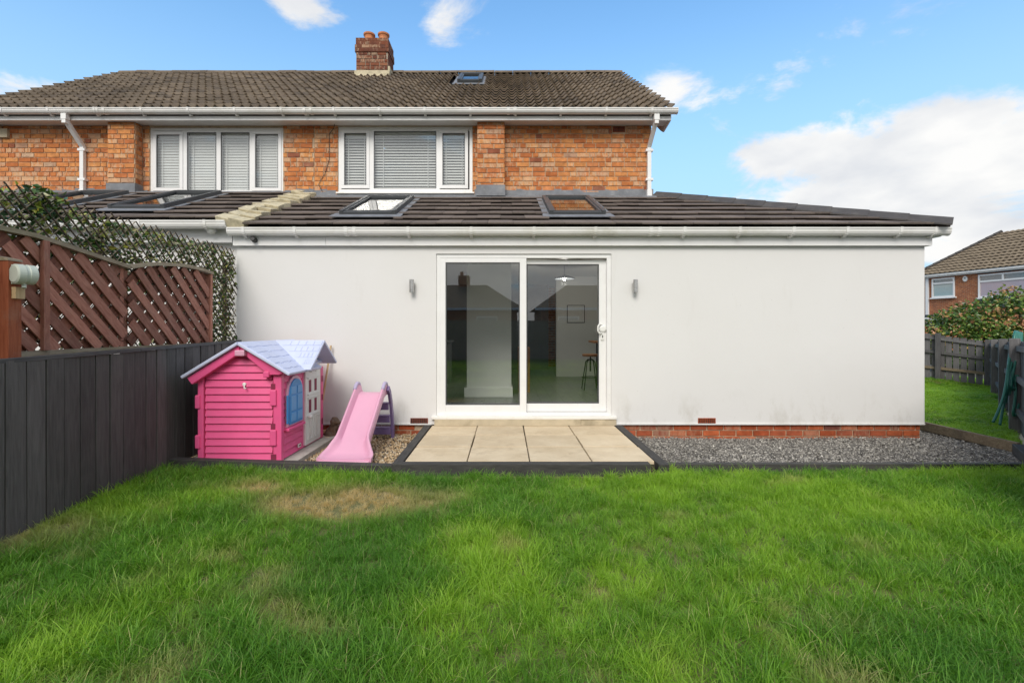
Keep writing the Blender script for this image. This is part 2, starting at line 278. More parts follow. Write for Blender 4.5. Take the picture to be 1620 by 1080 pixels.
# ------------------------------------------------------------------ mesh helpers
OFF = {}
def obj_from(name, me, parent, loc_world=None):
    o = bpy.data.objects.new(name, me); COL.objects.link(o)
    if parent is not None:
        o.parent = parent; OFF[o.name] = OFF[parent.name]
    return o
def thing(name, loc, label, cat, group=None):
    o = bpy.data.objects.new(name, None); COL.objects.link(o); o.location = loc; o.empty_display_size = .2
    OFF[o.name] = Vector(loc); o['label'] = label; o['category'] = cat
    if group: o['group'] = group
    return o
def tag(o, label, cat, group=None):
    o['label'] = label; o['category'] = cat
    if group: o['group'] = group
    return o
class MB:
    def __init__(s): s.v = []; s.f = []; s.a = []
    def add(s, vs_, fs):
        n = len(s.v); s.v += [tuple(v) for v in vs_]; s.f += [tuple(i + n for i in f) for f in fs]; return s
    def box(s, x0, x1, y0, y1, z0, z1, M=None):
        vs_ = [Vector(p) for p in ((x0,y0,z0),(x1,y0,z0),(x1,y1,z0),(x0,y1,z0),(x0,y0,z1),(x1,y0,z1),(x1,y1,z1),(x0,y1,z1))]
        if M is not None: vs_ = [M @ v for v in vs_]
        return s.add(vs_, [(3,2,1,0),(4,5,6,7),(0,1,5,4),(1,2,6,5),(2,3,7,6),(3,0,4,7)])
    def bar(s, a, b, w, t, up=(0,0,1)):          # square bar from a to b: w across, t along 'up'
        a = Vector(a); b = Vector(b); d = (b - a); L = d.length; d.normalize(); u = Vector(up); x = d.cross(u)
        if x.length < 1e-5: x = d.cross(Vector((1,0,0)))
        x.normalize(); u = x.cross(d)
        M = Matrix((( x.x, d.x, u.x, a.x),(x.y, d.y, u.y, a.y),(x.z, d.z, u.z, a.z),(0,0,0,1)))
        return s.box(-w/2, w/2, 0, L, -t/2, t/2, M)
    def prism(s, poly, a, b, axis='y', M=None):   # convex or simple polygon extruded along an axis
        def P(p, t):
            if axis == 'y': return (p[0], t, p[1])
            if axis == 'x': return (t, p[0], p[1])
            return (p[0], p[1], t)
        n = len(poly); vs_ = [Vector(P(p, a)) for p in poly] + [Vector(P(p, b)) for p in poly]
        if M is not None: vs_ = [M @ v for v in vs_]
        return s.add(vs_, [tuple(range(n)), tuple(range(2*n-1, n-1, -1))] + [(i, n+i, n+(i+1)%n, (i+1)%n) for i in range(n)])
    def tube(s, pts, r, n=8, caps=True):
        pts = [Vector(p) for p in pts]; rs = r if isinstance(r, (list, tuple)) else [r]*len(pts); base = len(s.v); up = Vector((0,0,1)); prevx = None
        for i, p in enumerate(pts):
            d = (pts[min(i+1, len(pts)-1)] - pts[max(i-1, 0)]).normalized()
            x = d.cross(up) if prevx is None else (prevx - d * prevx.dot(d))
            if x.length < 1e-4: x = d.cross(Vector((1, .1, 0)))
            x.normalize(); prevx = x; y = d.cross(x)
            for k in range(n):
                a = 2*math.pi*k/n; s.v.append(tuple(p + (x*math.cos(a) + y*math.sin(a))*rs[i]))
        for i in range(len(pts)-1):
            for k in range(n):
                a = base+i*n+k; b = base+i*n+(k+1)%n; s.f.append((a, b, b+n, a+n))
        if caps: s.f.append(tuple(base+k for k in range(n-1, -1, -1))); s.f.append(tuple(base+(len(pts)-1)*n+k for k in range(n)))
        return s
    def lathe(s, prof, c, n=20, M=None):          # profile of (r, z) about a vertical axis at c
        base = len(s.v); c = Vector(c)
        for r_, z in prof:
            for k in range(n):
                a = 2*math.pi*k/n; v = Vector((r_*math.cos(a), r_*math.sin(a), z))
                if M is not None: v = M @ v
                s.v.append(tuple(c + v))
        for i in range(len(prof)-1):
            for k in range(n):
                a = base+i*n+k; b = base+i*n+(k+1)%n; s.f.append((a, b, b+n, a+n))
        s.f.append(tuple(base+k for k in range(n-1, -1, -1))); s.f.append(tuple(base+(len(prof)-1)*n+k for k in range(n))); return s
    def mesh(s, name, mat, off=Vector((0,0,0)), smooth=False, bevel=0, fix=True):
        me = bpy.data.meshes.new(name); me.from_pydata([(v[0]-off.x, v[1]-off.y, v[2]-off.z) for v in s.v], [], s.f)
        if fix or bevel:
            bm = bmesh.new(); bm.from_mesh(me)
            if fix: bmesh.ops.recalc_face_normals(bm, faces=bm.faces)
            if bevel: bmesh.ops.bevel(bm, geom=[e for e in bm.edges if len(e.link_faces) == 2 and e.calc_face_angle(0) > .5], offset=bevel, segments=2, affect='EDGES', profile=.6, clamp_overlap=True)
            bm.to_mesh(me); bm.free()
        me.materials.append(MATS[mat])
        if smooth: me.polygons.foreach_set('use_smooth', [True]*len(me.polygons))
        me.update(); return me
    def build(s, name, mat, parent=None, **k):
        off = OFF[parent.name] if parent is not None else Vector((0,0,0))
        return obj_from(name, s.mesh(name, mat, off, **k), parent)
    def thing(s, name, mat, base, label, cat, group=None, **k):   # a one-mesh thing with its origin at its base
        base = Vector(base); o = obj_from(name, s.mesh(name, mat, base, **k), None); o.location = base; OFF[o.name] = base; return tag(o, label, cat, group)
    def struct(s, name, mat, kind='structure', **k):
        o = obj_from(name, s.mesh(name, mat, **k), None); OFF[o.name] = Vector((0,0,0)); o['kind'] = kind; return o
def B(*a): return MB().box(*a)
def place(name, me, parent, loc, rot=(0,0,0), scale=(1,1,1)):     # a shared mesh as a child at a world position
    o = bpy.data.objects.new(name, me); COL.objects.link(o); o.parent = parent; o.location = Vector(loc) - OFF[parent.name]; o.rotation_euler = rot; o.scale = scale; return o
def clip_poly(poly, a, b, c):        # keep a*x+b*y<=c
    out = []
    for i in range(len(poly)):
        p, q = poly[i], poly[(i+1) % len(poly)]; fp = a*p[0]+b*p[1]-c; fq = a*q[0]+b*q[1]-c
        if fp <= 0: out.append(p)
        if fp*fq < 0: t_ = fp/(fp-fq); out.append((p[0]+(q[0]-p[0])*t_, p[1]+(q[1]-p[1])*t_))
    return out
UNIT = {}
def unit_box(mat):
    if mat not in UNIT: UNIT[mat] = MB().box(-.5,.5,-.5,.5,-.5,.5).mesh('brick', mat)
    return UNIT[mat]

# ------------------------------------------------------------------ bricks
def brick_rows(a0, a1, z0, z1, L, H, holes, seed, headers=.42):
    rr = random.Random(seed); out = []; z = z0; i = 0; MJ = .015
    while z < z1 - .02:
        h = min(H, z1 - z); a = a0 - (L/2 if i % 2 else 0) - rr.choice((0, 0, L/4))
        while a < a1:
            l = L/2 if rr.random() < headers else L
            s0, s1 = max(a, a0), min(a + l, a1); segs = [(s0, s1)]
            for hx0, hx1, hz0, hz1 in holes:
                if z + h*.5 > hz0 and z + h*.5 < hz1:
                    ns = []
                    for p, q in segs:
                        if q <= hx0 or p >= hx1: ns.append((p, q))
                        else:
                            if p < hx0: ns.append((p, hx0))
                            if q > hx1: ns.append((hx1, q))
                    segs = ns
            for p, q in segs:
                if q - p > .03: out.append(((p+q)/2, z + h/2, q - p - MJ, h - MJ))
            a += l
        z += H; i += 1
    return out
def lay_bricks(parent, rows, plane, mat, axis='x', proud=.012, seed=1, name='brick'):
    rr = random.Random(seed); me = unit_box(mat)
    for a, z, l, h in rows:
        j = rr.uniform(-.002, .002); rt = (rr.uniform(-.01, .01), rr.uniform(-.004, .004), rr.uniform(-.008, .008))
        if axis == 'x': place(name, me, parent, (a, plane + .02 - proud + j, z), rt, (l, .04, h))
        else: place(name, me, parent, (plane - .02 + proud + j, a, z), rt, (.04, l, h))
def brick_mass(parent, rows, plane, mat, axis, name='brickwork'):
    m = MB()
    for a, z, l, h in rows:
        if axis == 'x': m.box(a-l/2, a+l/2, plane-.012, plane+.02, z-h/2, z+h/2)
        else: m.box(plane-.02, plane+.012, a-l/2, a+l/2, z-h/2, z+h/2)
    o = m.build(name, mat, parent); o['kind'] = 'stuff'; return o

# ------------------------------------------------------------------ gutters, windows
def gutter(parent, x0, x1, y_front, z_top, w=.11, h=.095, brackets=(), unions=()):
    prof = []
    for k in range(9):
        a = math.pi * k / 8; prof.append((y_front + w/2 - w/2*math.cos(a), z_top - h*math.sin(a)**.75))
    inner = [(y_front + w/2 + (y - y_front - w/2)*.9, z + .006 if 0 < i < 8 else z) for i, (y, z) in enumerate(prof)]
    g = MB(); n = len(prof); loop = prof + inner[::-1]
    g.prism(loop, x0, x1, 'x'); g.box(x0, x1, y_front - .006, y_front + .008, z_top - .012, z_top + .006)
    G = g.build('gutter', 'upvc_gutter', parent)
    for xb in brackets:
        m = MB(); pr = [(y_front + w/2 + (y - y_front - w/2)*1.17, z - .010 if 0 < i < 8 else z + .010) for i, (y, z) in enumerate(prof)]
        m.prism(pr + prof[::-1], xb - .018, xb + .018, 'x'); m.box(xb-.018, xb+.018, y_front+w*.55, y_front+w+.01, z_top-h-.02, z_top-h*.5); m.build('gutter_bracket', 'upvc_gutter', G)
    for xb in unions:
        m = MB()
        for dx in (-.055, .055):
            pr = [(y_front + w/2 + (y - y_front - w/2)*1.13, z - .008 if 0 < i < 8 else z + .009) for i, (y, z) in enumerate(prof)]
            m.prism(pr + prof[::-1], xb + dx - .022, xb + dx + .022, 'x')
        m.build('gutter_union', 'upvc_gutter', G)
    for xe in (x0, x1):
        m = MB(); pr = [(y_front + w/2 + (y - y_front - w/2)*1.05, z - .003) for y, z in prof]; m.prism(pr, xe - .006, xe + .006, 'x'); m.build('gutter_end', 'upvc_gutter', G)
    return G
def window(parent, X, Z, y, lights, sill_z, slat=.05, blind=True, ang=62):
    """X,Z: outer frame; lights: (x0,x1,z0,z1,is_casement) glass rectangles; y: front plane of the frame"""
    x0, x1 = X; z0, z1 = Z; d = .07
    fr = MB(); e = .0
    gx = sorted(l[0] - (.045 if l[4] else .012) for l in lights); 
    xs = [x0] ; 
    # outer frame
    fw = .055
    fr.box(x0, x1, y, y+d, z1-fw, z1); fr.box(x0, x1, y, y+d, z0, z0+fw); fr.box(x0, x0+fw, y, y+d, z0+fw, z1-fw); fr.box(x1-fw, x1, y, y+d, z0+fw, z1-fw)
    ls = sorted(lights)
    for a, b in zip(ls[:-1], ls[1:]):
        xm0 = a[1] + (.045 if a[4] else .0); xm1 = b[0] - (.045 if b[4] else .0); fr.box(xm0, xm1, y+.002, y+d, z0+fw, z1-fw)
    W = fr.build('window', 'upvc', parent, bevel=.004)
    for lx0, lx1, lz0, lz1, cas in lights:
        if cas:
            s = MB(); w = .058; yy = y - .014
            s.box(lx0-w, lx1+w, yy, y+.03, lz1, lz1+w); s.box(lx0-w, lx1+w, yy, y+.03, lz0-w, lz0); s.box(lx0-w, lx0, yy, y+.03, lz0, lz1); s.box(lx1, lx1+w, yy, y+.03, lz0, lz1)
            s.build('sash', 'upvc', W, bevel=.005)
        else:
            s = MB(); w = .02; yy = y + .004
            s.box(lx0-w, lx1+w, yy, y+.045, lz1, lz1+w+.02); s.box(lx0-w, lx1+w, yy, y+.045, lz0-w-.02, lz0); s.box(lx0-w, lx0, yy, y+.045, lz0, lz1); s.box(lx1, lx1+w, yy, y+.045, lz0, lz1)
            s.build('glazing_bead', 'upvc', W, bevel=.003)
        yg = y + .012
        bm = MB(); q = .012; bm.box(lx0-q*0, lx1, yg-.003, yg, lz1-q, lz1); bm.box(lx0, lx1, yg-.003, yg, lz0, lz0+q); bm.box(lx0, lx0+q, yg-.003, yg, lz0+q, lz1-q); bm.box(lx1-q, lx1, yg-.003, yg, lz0+q, lz1-q); bm.build('glazing_seal', 'velux_grey', W)
        B(lx0, lx1, yg, yg+.006, lz0, lz1).build('pane', 'window_glass', W)
        if blind:
            b = MB(); z = lz1 - .05; yb = y + .095; rr = random.Random(int(lx0*1000))
            b.box(lx0+.005, lx1-.005, yb-.025, yb+.025, lz1-.03, lz1+.02)
            while z > lz0 + .02:
                a = R(ang); M = Matrix.Translation((0, yb, z)) @ Matrix.Rotation(-a, 4, 'X'); b.box(lx0-.05, lx1+.05, -.025, .025, -.0012, .0012, M); z -= slat
            for k in (.14, .86): xx = lx0 + (lx1-lx0)*k; b.box(xx-.006, xx+.006, yb-.03, yb-.028, lz0+.01, lz1-.03)
            b.build('blind', 'blind_white', W)
    s = MB(); s.prism([(y-.05, sill_z), (y-.05, sill_z+.022), (y+.0, sill_z+.045), (y+.1, sill_z+.045), (y+.1, sill_z)], x0-.03, x1+.03, 'x'); s.build('sill', 'upvc_sill', W)
    return W

# ------------------------------------------------------------------ roofs
PITCH = R(35); YE, ZE = 8.18, 5.19           # main roof eave line
def pantile_mesh():
    W, L, T = .318, .345, .022; n = 12; v = []; f = []
    def zz(i): return .027*math.cos(2*math.pi*(i/n)*2) + .007*math.cos(4*math.pi*(i/n)*2)
    for i in range(n+1):
        x = -W/2 + W*i/n; z = zz(i); v += [(x, 0, z), (x, L, z), (x, 0, z-T)]
    for i in range(n):
        a = 3*i; b = 3*(i+1); f += [(a, b, b+1, a+1), (a+2, b+2, b, a)]
    m = MB(); m.add(v, f); me = m.mesh('pantile', 'pantile', fix=False)
    return me
PANTILE = pantile_mesh()
def main_roof(house, x0, x1, skip=(), seed=3):
    deck = MB(); run = 3.70; c, s_ = math.cos(PITCH), math.sin(PITCH)
    deck.prism([(YE+.02, ZE-.05), (YE+run, ZE-.05+run*math.tan(PITCH)), (YE+2*run, ZE-.05), (YE+2*run-.12, ZE-.15), (YE+run, ZE-.19+run*math.tan(PITCH)), (YE+.12, ZE-.15)], x0+.04, x1-.04, 'x')
    D = deck.build('roof', 'roof_deck', house)
    rr = random.Random(seed); G = .2955; Wt = .3125; n = round((x1-x0)/Wt); Wt = (x1-x0)/n; tilt = .040/G
    k = 0
    for j in range(15):
        for i in range(n):
            xc = x0 + Wt*(i+.5); v = j*G
            if any(a < xc < b and p < v + G/2 < q for a, b, p, q in skip): continue
            place('pantile', PANTILE, D, (xc + rr.uniform(-.004, .004), YE + v*c - .05*s_, ZE + v*s_ + .05*c + rr.uniform(-.003, .003)), (PITCH - tilt + rr.uniform(-.012, .012), rr.uniform(-.012, .012), rr.uniform(-.008, .008)), (Wt/.3125, 1, 1)); k += 1
    # rear slope and ridge
    rs = MB(); nb = 15
    for j in range(nb):
        v0 = j*G; y0 = YE + 2*run - v0*c; rs.add([(x0, y0, ZE+v0*s_+.05), (x1, y0, ZE+v0*s_+.05), (x1, y0-G*c, ZE+(v0+G)*s_+.03), (x0, y0-G*c, ZE+(v0+G)*s_+.03)], [(0,1,2,3)])
    o = rs.build('rear_slope', 'pantile', D); o['kind'] = 'stuff'
    yr, zr = YE + run - .0, ZE + run*math.tan(PITCH) - .03
    rl = .45; nn = round((x1-x0)/rl); rl = (x1-x0)/nn
    prof = [(.13*math.cos(math.pi*q/8), .10*math.sin(math.pi*q/8)) for q in range(9)]; inner = [(a*.86, b*.84) for a, b in prof]
    rm = MB().prism(prof + inner[::-1], -rl/2+.004, rl/2-.004, 'x').mesh('ridge_tile', 'pantile', smooth=False)
    for i in range(nn): place('ridge_tile', rm, D, (x0 + rl*(i+.5), yr, zr + rr.uniform(-.006, .006)), (rr.uniform(-.02, .02), rr.uniform(-.012, .012), 0))
    return D
def skylight(house, x0, x1, p0, axis_c, axis_s, v0, v1, proud, name='skylight', fw=.055):
    """a roof window in a slope: p0 (y,z) of the eave, v along the slope"""
    M = Matrix(((1,0,0,0),(0,axis_c,-axis_s,p0[0]),(0,axis_s,axis_c,p0[1]),(0,0,0,1)))
    f = MB(); z0, z1 = -.03, proud
    f.box(x0, x0+fw, v0, v1, z0, z1, M); f.box(x1-fw, x1, v0, v1, z0, z1, M); f.box(x0+fw, x1-fw, v0, v0+fw, z0, z1-.02, M); f.box(x0+fw, x1-fw, v1-fw*1.3, v1, z0, z1+.004, M)
    S = f.build(name, 'velux_grey', house, bevel=.006)
    fl = MB(); fl.box(x0-.1, x1+.1, v0-.16, v0-.002, .03, .042, M); fl.box(x0-.09, x0-.002, v0, v1+.04, .03, .04, M); fl.box(x1+.002, x1+.09, v0, v1+.04, .03, .04, M); fl.build('flashing', 'lead', S)
    sf = MB(); w = .035; a0, a1, b0, b1 = x0+fw, x1-fw, v0+fw, v1-fw*1.3
    sf.box(a0, a0+w, b0, b1, proud-.06, proud-.012, M); sf.box(a1-w, a1, b0, b1, proud-.06, proud-.012, M); sf.box(a0+w, a1-w, b0, b0+w, proud-.06, proud-.014, M); sf.box(a0+w, a1-w, b1-w, b1, proud-.06, proud-.014, M); sf.build('sash', 'velux_grey', S)
    MB().box(a0+w, a1-w, b0+w, b1-w, proud-.045, proud-.035, M).build('pane', 'roof_glass', S)
    return S
EYE2 = R(23.6); EY, EZ = 6.17, 2.735          # extension roof eave line
def ext_roof(house, x0, x1top, x1bot, dz, holes, seed=5, full_bottom=True):
    c, s_ = math.cos(EYE2), math.sin(EYE2); SL = 2.36/c; G = SL/7; Wt = .335; tilt = .042/G
    M = Matrix(((1,0,0,0),(0,c,-s_,EY),(0,s_,c,EZ+dz),(0,0,0,1)))
    dk = MB(); xs = sorted(set([x0, x1top] + [q for h in holes for q in h[:2]])); hv0, hv1 = .62, 2.12
    # deck with real openings under the roof windows
    for a, b in zip(xs[:-1], xs[1:]):
        inh = any(h[0] - 1e-6 <= a and b <= h[1] + 1e-6 for h in holes)
        if inh: dk.box(a, b, .12, hv0, -.12, -.005, M); dk.box(a, b, hv1, SL, -.12, -.005, M)
        else: dk.box(a, b, .12, SL, -.12, -.005, M)
    if x1bot > x1top: dk.prism([(x1top, .12), (x1bot-.1, .12), (x1top, SL)], -.12, -.005, 'z', M)
    D = dk.build('extension_roof', 'roof_deck', house)
    ln = MB()
    for a, b in zip(xs[:-1], xs[1:]):
        inh = any(h[0] - 1e-6 <= a and b <= h[1] + 1e-6 for h in holes)
        if inh: ln.box(a, b, .5, hv0, -.14, -.123, M); ln.box(a, b, hv1, SL, -.14, -.123, M)
        else: ln.box(a, b, .5, SL, -.14, -.123, M)
    ln.build('ceiling_lining', 'inside_white', D)
    rr = random.Random(seed); tm = MB().box(-Wt/2+.0015, Wt/2-.0015, 0, G+.06, -.022, 0).mesh('flat_tile', 'flat_tile', bevel=.004)
    for j in range(7):
        xa = x0 + (0 if j % 2 else -Wt/2)
        while xa < x1bot:
            xb = xa + Wt; v = j*G; vm = v + G/2
            hipx = lambda vv: x1bot + (x1top - x1bot)*vv/SL
            skip = False; a_, b_ = max(xa, x0), (xb if x1bot > x1top else min(xb, x1bot))
            for h in holes:
                if vm > hv0 - .12 and vm < hv1 + .08:
                    if a_ >= h[0]-.02 and b_ <= h[1]+.02: skip = True
                    elif a_ < h[0]-.02 < b_: b_ = h[0]-.02
                    elif a_ < h[1]+.02 < b_: a_ = h[1]+.02
            full = (b_ - a_) > Wt - .002 and b_ < hipx(v + G + .06) 
            lift = .050 + rr.uniform(-.003, .003); ang = EYE2 - tilt + rr.uniform(-.006, .006)
            y = EY + v*c - lift*s_; z = EZ + dz + v*s_ + lift*c
            if not skip and b_ - a_ > .03:
                if full: place('flat_tile', tm, D, ((a_+b_)/2, y, z), (ang, rr.uniform(-.006, .006), rr.uniform(-.004, .004)))
                else:
                    poly = [(a_, 0), (b_, 0), (b_, G+.06), (a_, G+.06)]
                    k_ = (x1bot - x1top)/SL
                    if x1bot > x1top: poly = clip_poly(poly, 1, k_, x1bot - k_*v - .03)
                    if len(poly) >= 3:
                        cx = sum(p[0] for p in poly)/len(poly)
                        me = MB().prism([(p[0]-cx, p[1]) for p in poly], -.022, 0, 'z').mesh('flat_tile', 'flat_tile'); place('flat_tile', me, D, (cx, y, z), (ang, 0, 0))
            xa = xb
    return D

# ================================================================== THE SETTING
D1, D2 = 6.35, 8.55
def sheet(name, mat, polys, kind='structure'):
    m = MB()
    for poly, z in polys: m.add([(x, y, z) for x, y in poly], [tuple(range(len(poly)))])
    return m.struct(name, mat, kind)
FA, FB = Vector((7.0, 6.5)), Vector((12.5, 12.2)); FD = (FB - FA).normalized()
def fence_x(y): return FA.x + (y - FA.y)*FD.x/FD.y
sheet('ground', 'ground_far', [([(-400, -400), (400, -400), (400, 600), (-400, 600)], -.2)])
YS = 4.66                                      # front line of the beds
lawn = sheet('lawn', 'soil_lawn', [([(-3.45, -8), (4.0, -8), (4.0, fence_x(0)*0+3.36), (fence_x(YS)+.05, YS), (-3.45, YS)], 0.0),
                                   ([(6.04, 5.6), (fence_x(5.6), 5.6), (fence_x(8), 8), (6.04, 8)], 0.0), ([(6.04, 8), (fence_x(8), 8), (fence_x(10), 10), (6.04, 10)], -.0)])
# lawn beyond, dipping a little towards the corner post and rising behind it
def gz(y): 
    def ss(a, b, t_): t_ = min(1, max(0, (t_-a)/(b-a))); return t_*t_*(3-2*t_)
    return -.085*ss(10, 12, y) + .115*ss(12.1, 13.1, y)
m = MB(); ys = [10 + .25*i for i in range(15)]
for y0, y1 in zip(ys[:-1], ys[1:]): m.add([(6.04, y0, gz(y0)), (12.9, y0, gz(y0)), (12.9, y1, gz(y1)), (6.04, y1, gz(y1))], [(0,1,2,3)])
lawn_back = m.struct('lawn', 'soil_lawn')
GZ = -.045; GZR = -.092
sheet('gravel_bed', 'gravel_base', [([(1.5, YS), (6.04, YS), (6.04, 9), (1.5, 9)], GZR), ([(-3.6, YS), (-1.02, YS), (-1.02, 6.5), (-3.6, 6.5)], GZ)])
# ================================================================== HOUSE WITH WHITE EXTENSION
PX = -3.45
house = thing('semi_detached_house', (0, 8.5, 0), 'right-hand half of orange brick pair, with long white rendered extension', 'house')
w0, w1, wz0, wz1 = -3.02, -.60, 3.86, 5.045
wall = MB()
wall.box(PX, w0, D2, D2+.2, 2.75, 5.2).box(w1, 2.62, D2, D2+.2, 2.75, 5.2).box(w0, w1, D2, D2+.2, 2.75, wz0).box(w0, w1, D2, D2+.2, wz1, 5.2)
W = wall.build('brick_wall', 'mortar', house)
pz0 = 3.80
rows = brick_rows(PX, 2.605, 3.80, 5.06, .228, .0855, [(w0, w1, wz0-.05, 9), (-.50, -.03, 0, 9), (1.92, 2.16, 4.93, 5.1)], 21)
lay_bricks(W, rows, D2, 'brick_orange', seed=4)
pier = B(-.50, -.03, 8.36, D2, 3.6, 5.040).build('brick_pier', 'mortar', house)
lay_bricks(pier, brick_rows(-.505, -.025, 3.80, 5.04, .235, .0855, [], 5, .15), 8.36, 'brick_orange', seed=6)
lay_bricks(pier, brick_rows(8.35, 8.53, 3.80, 5.04, .2, .0855, [], 5, .2), -.025, 'brick_orange', 'y', .004, seed=7)
g = MB(); g.prism([(D2+.2, 2.75), (15.4, 2.75), (15.4, 5.1), (11.9, 7.5), (D2+.2, 5.15)], 2.42, 2.62, 'x'); g.build('gable_wall', 'brick_side', house)
brick_mass(W, brick_rows(D2+.01, D2+.2, 3.2, 5.06, .23, .0855, [], 3, .2), 2.62, 'brick_orange', 'y', 'corner_brickwork')
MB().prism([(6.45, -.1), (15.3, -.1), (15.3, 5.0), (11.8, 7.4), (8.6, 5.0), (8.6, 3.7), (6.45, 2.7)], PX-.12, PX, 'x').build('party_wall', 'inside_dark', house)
B(PX, 2.62, 15.3, 15.5, -.1, 5.1).build('rear_wall', 'brick_far_x', house)
ab = MB().box(1.93, 2.15, D2-.006, D2+.02, 4.94, 5.045)
ab_o = ab.build('air_brick', 'brick_red', house); mm = MB()
for i in range(8):
    for j in range(3): mm.box(1.945+.0255*i, 1.962+.0255*i, D2-.0085, D2-.005, 4.95+.032*j, 4.972+.032*j)
mm.build('air_brick_hole', 'black_plastic', ab_o)
# soffit, fascia, gutter
MB().prism([(8.268, 5.034), (D2+.02, 5.060), (D2+.02, 5.078), (8.268, 5.052)], PX, 2.86, 'x').build('soffit', 'soffit', house)
fas = MB().box(PX, 2.86, 8.245, 8.268, 5.024, 5.20).build('fascia', 'upvc', house)
be = MB(); be.prism([(8.245, 5.024), (8.62, 4.97), (8.75, 5.05), (11.9, 7.45), (11.9, 7.68), (8.245, 5.20)], 2.86, 2.88, 'x'); be.build('barge_board', 'upvc', house)
for xk in (PX+.02, PX+1.25, PX+2.6, PX+3.9): B(xk-.0015, xk+.0015, 8.30, 8.31, 5.030, 5.036).build('soffit_joint', 'velux_grey', house)
gut = gutter(house, PX-.0, 2.955, 8.115, 5.18, .125, .082, [PX + .5 + .78*i for i in range(8)], [PX+.05, 0.1])
def downpipe(parent, xo, xw, yo, yw, zt, z_b, foot=True):
    m = MB(); r = .068
    m.box(xo-.045, xo+.045, yo-.04, yo+.045, zt-.10, zt)
    m.bar((xo, yo, zt-.09), (xw, yw, zt-.44), r, r, (0, -1, .2)); m.box(xo-r/2, xo+r/2, yo-r/2, yo+r/2, zt-.16, zt-.07)
    m.box(xw-r/2, xw+r/2, yw-r/2, yw+r/2, z_b, zt-.42)
    P = m.build('downpipe', 'upvc', parent, bevel=.006)
    for zc in (zt-.50, z_b+.28): B(xw-.065, xw+.065, yw-.04, yw+.045, zc-.02, zc+.02).build('pipe_clip', 'upvc', P)
    if foot: m = MB(); m.box(xw-.042, xw+.042, yw-.042, yw+.042, z_b-.03, z_b+.09); m.build('pipe_shoe', 'upvc', P)
    return P
downpipe(house, 2.60, 2.57, 8.18, 8.50, 5.09, 3.79)
L87 = lambda x: (x-800)/87.7
Zs = lambda y: EYE + (520-y)/87.7
window(house, (w0, w1), (wz0, wz1), D2+.012, [(L87(544.5), L87(579.5), Zs(293), Zs(210.5), True), (L87(591), L87(690), Zs(298), Zs(207), False), (L87(700), L87(735.5), Zs(293), Zs(210.5), True)], 3.83, ang=-58)
# lead flashing
fl = MB()
for fa_, fb_, ft_ in ((PX, w0-.04, 3.915), (w0-.04, w1+.04, 3.825), (w1+.04, 2.66, 3.915)): fl.prism([(D2-.016, 3.80), (D2-.012, ft_), (D2+.0, ft_+.004), (D2, 3.7), (D2-.2, 3.715), (D2-.2, 3.735)], fa_, fb_, 'x')
fl.box(-.52, -.01, 8.335, 8.36, 3.74, 3.93); fl.box(-.03, -.012, 8.36, 8.54, 3.78, 3.93); fl.box(-.518, -.5, 8.36, 8.54, 3.78, 3.93); fl.build('lead_flashing', 'lead', house)
# main roof
roofR = main_roof(house, PX, 2.90, [(-1.08, -.50, 2.62, 3.75)], 3)
skylight(house, -1.06, -.52, (YE, ZE), math.cos(PITCH), math.sin(PITCH), 2.72, 3.74, .12, fw=.06)
# chimney
cx0, cx1, cy0, cy1 = -3.60, -2.84, 11.42, 11.95
ch = B(cx0, cx1, cy0, cy1, 7.1, 8.36).build('chimney', 'mortar_dark', house)
brick_mass(ch, brick_rows(cx0, cx1, 7.55, 8.05, .225, .086, [], 9, .25), cy0, 'brick_chimney', 'x')
brick_mass(ch, brick_rows(cy0, cy1, 7.55, 8.05, .225, .086, [], 10, .25), cx1, 'brick_chimney', 'y')
m = MB(); rr = random.Random(8)
for z, e in ((8.06, .03), (8.146, .03), (8.232, .012), (8.318, .012)):
    for x, zz, l, h in brick_rows(cx0-e, cx1+e, z, z+.084, .225, .084, [], int(z*100), .3): m.box(x-l/2, x+l/2, cy0-e, cy0+.1, zz-h/2, zz+h/2)
    for x, zz, l, h in brick_rows(cy0+.1, cy1+e, z, z+.084, .225, .084, [], int(z*90), .3): m.box(cx1-.1, cx1+e, x-l/2, x+l/2, zz-h/2, zz+h/2)
    m.box(cx0-e+.004, cx1+e-.004, cy0-e+.004, cy1+e-.004, z-.004, z+.082)
o = m.build('chimney_crown', 'brick_chimney', ch); o['kind'] = 'stuff'
m = MB().prism([(cy0-.07, 7.44), (cy0-.04, 7.60), (cy0+.02, 7.60), (cy0+.02, 7.44)], cx0-.03, cx1+.05, 'x'); m.box(cx1-.01, cx1+.05, cy0, cy1, 7.5, 7.72); m.build('chimney_flashing', 'verge_mortar', ch)
for xp, mt in ((-3.34, 'terracotta'), (-2.99, 'terracotta')):
    m = MB().lathe([(.112, 8.36), (.120, 8.44), (.112, 8.50), (.118, 8.54), (.140, 8.565), (.142, 8.60), (.115, 8.60), (.105, 8.45)], (xp, 11.62, 0), 18); m.build('chimney_pot', mt, ch, smooth=False)
    MB().lathe([(.16, 8.355), (.12, 8.40)], (xp, 11.62, 0), 14).build('pot_flaunching', 'mortar_dark', ch)
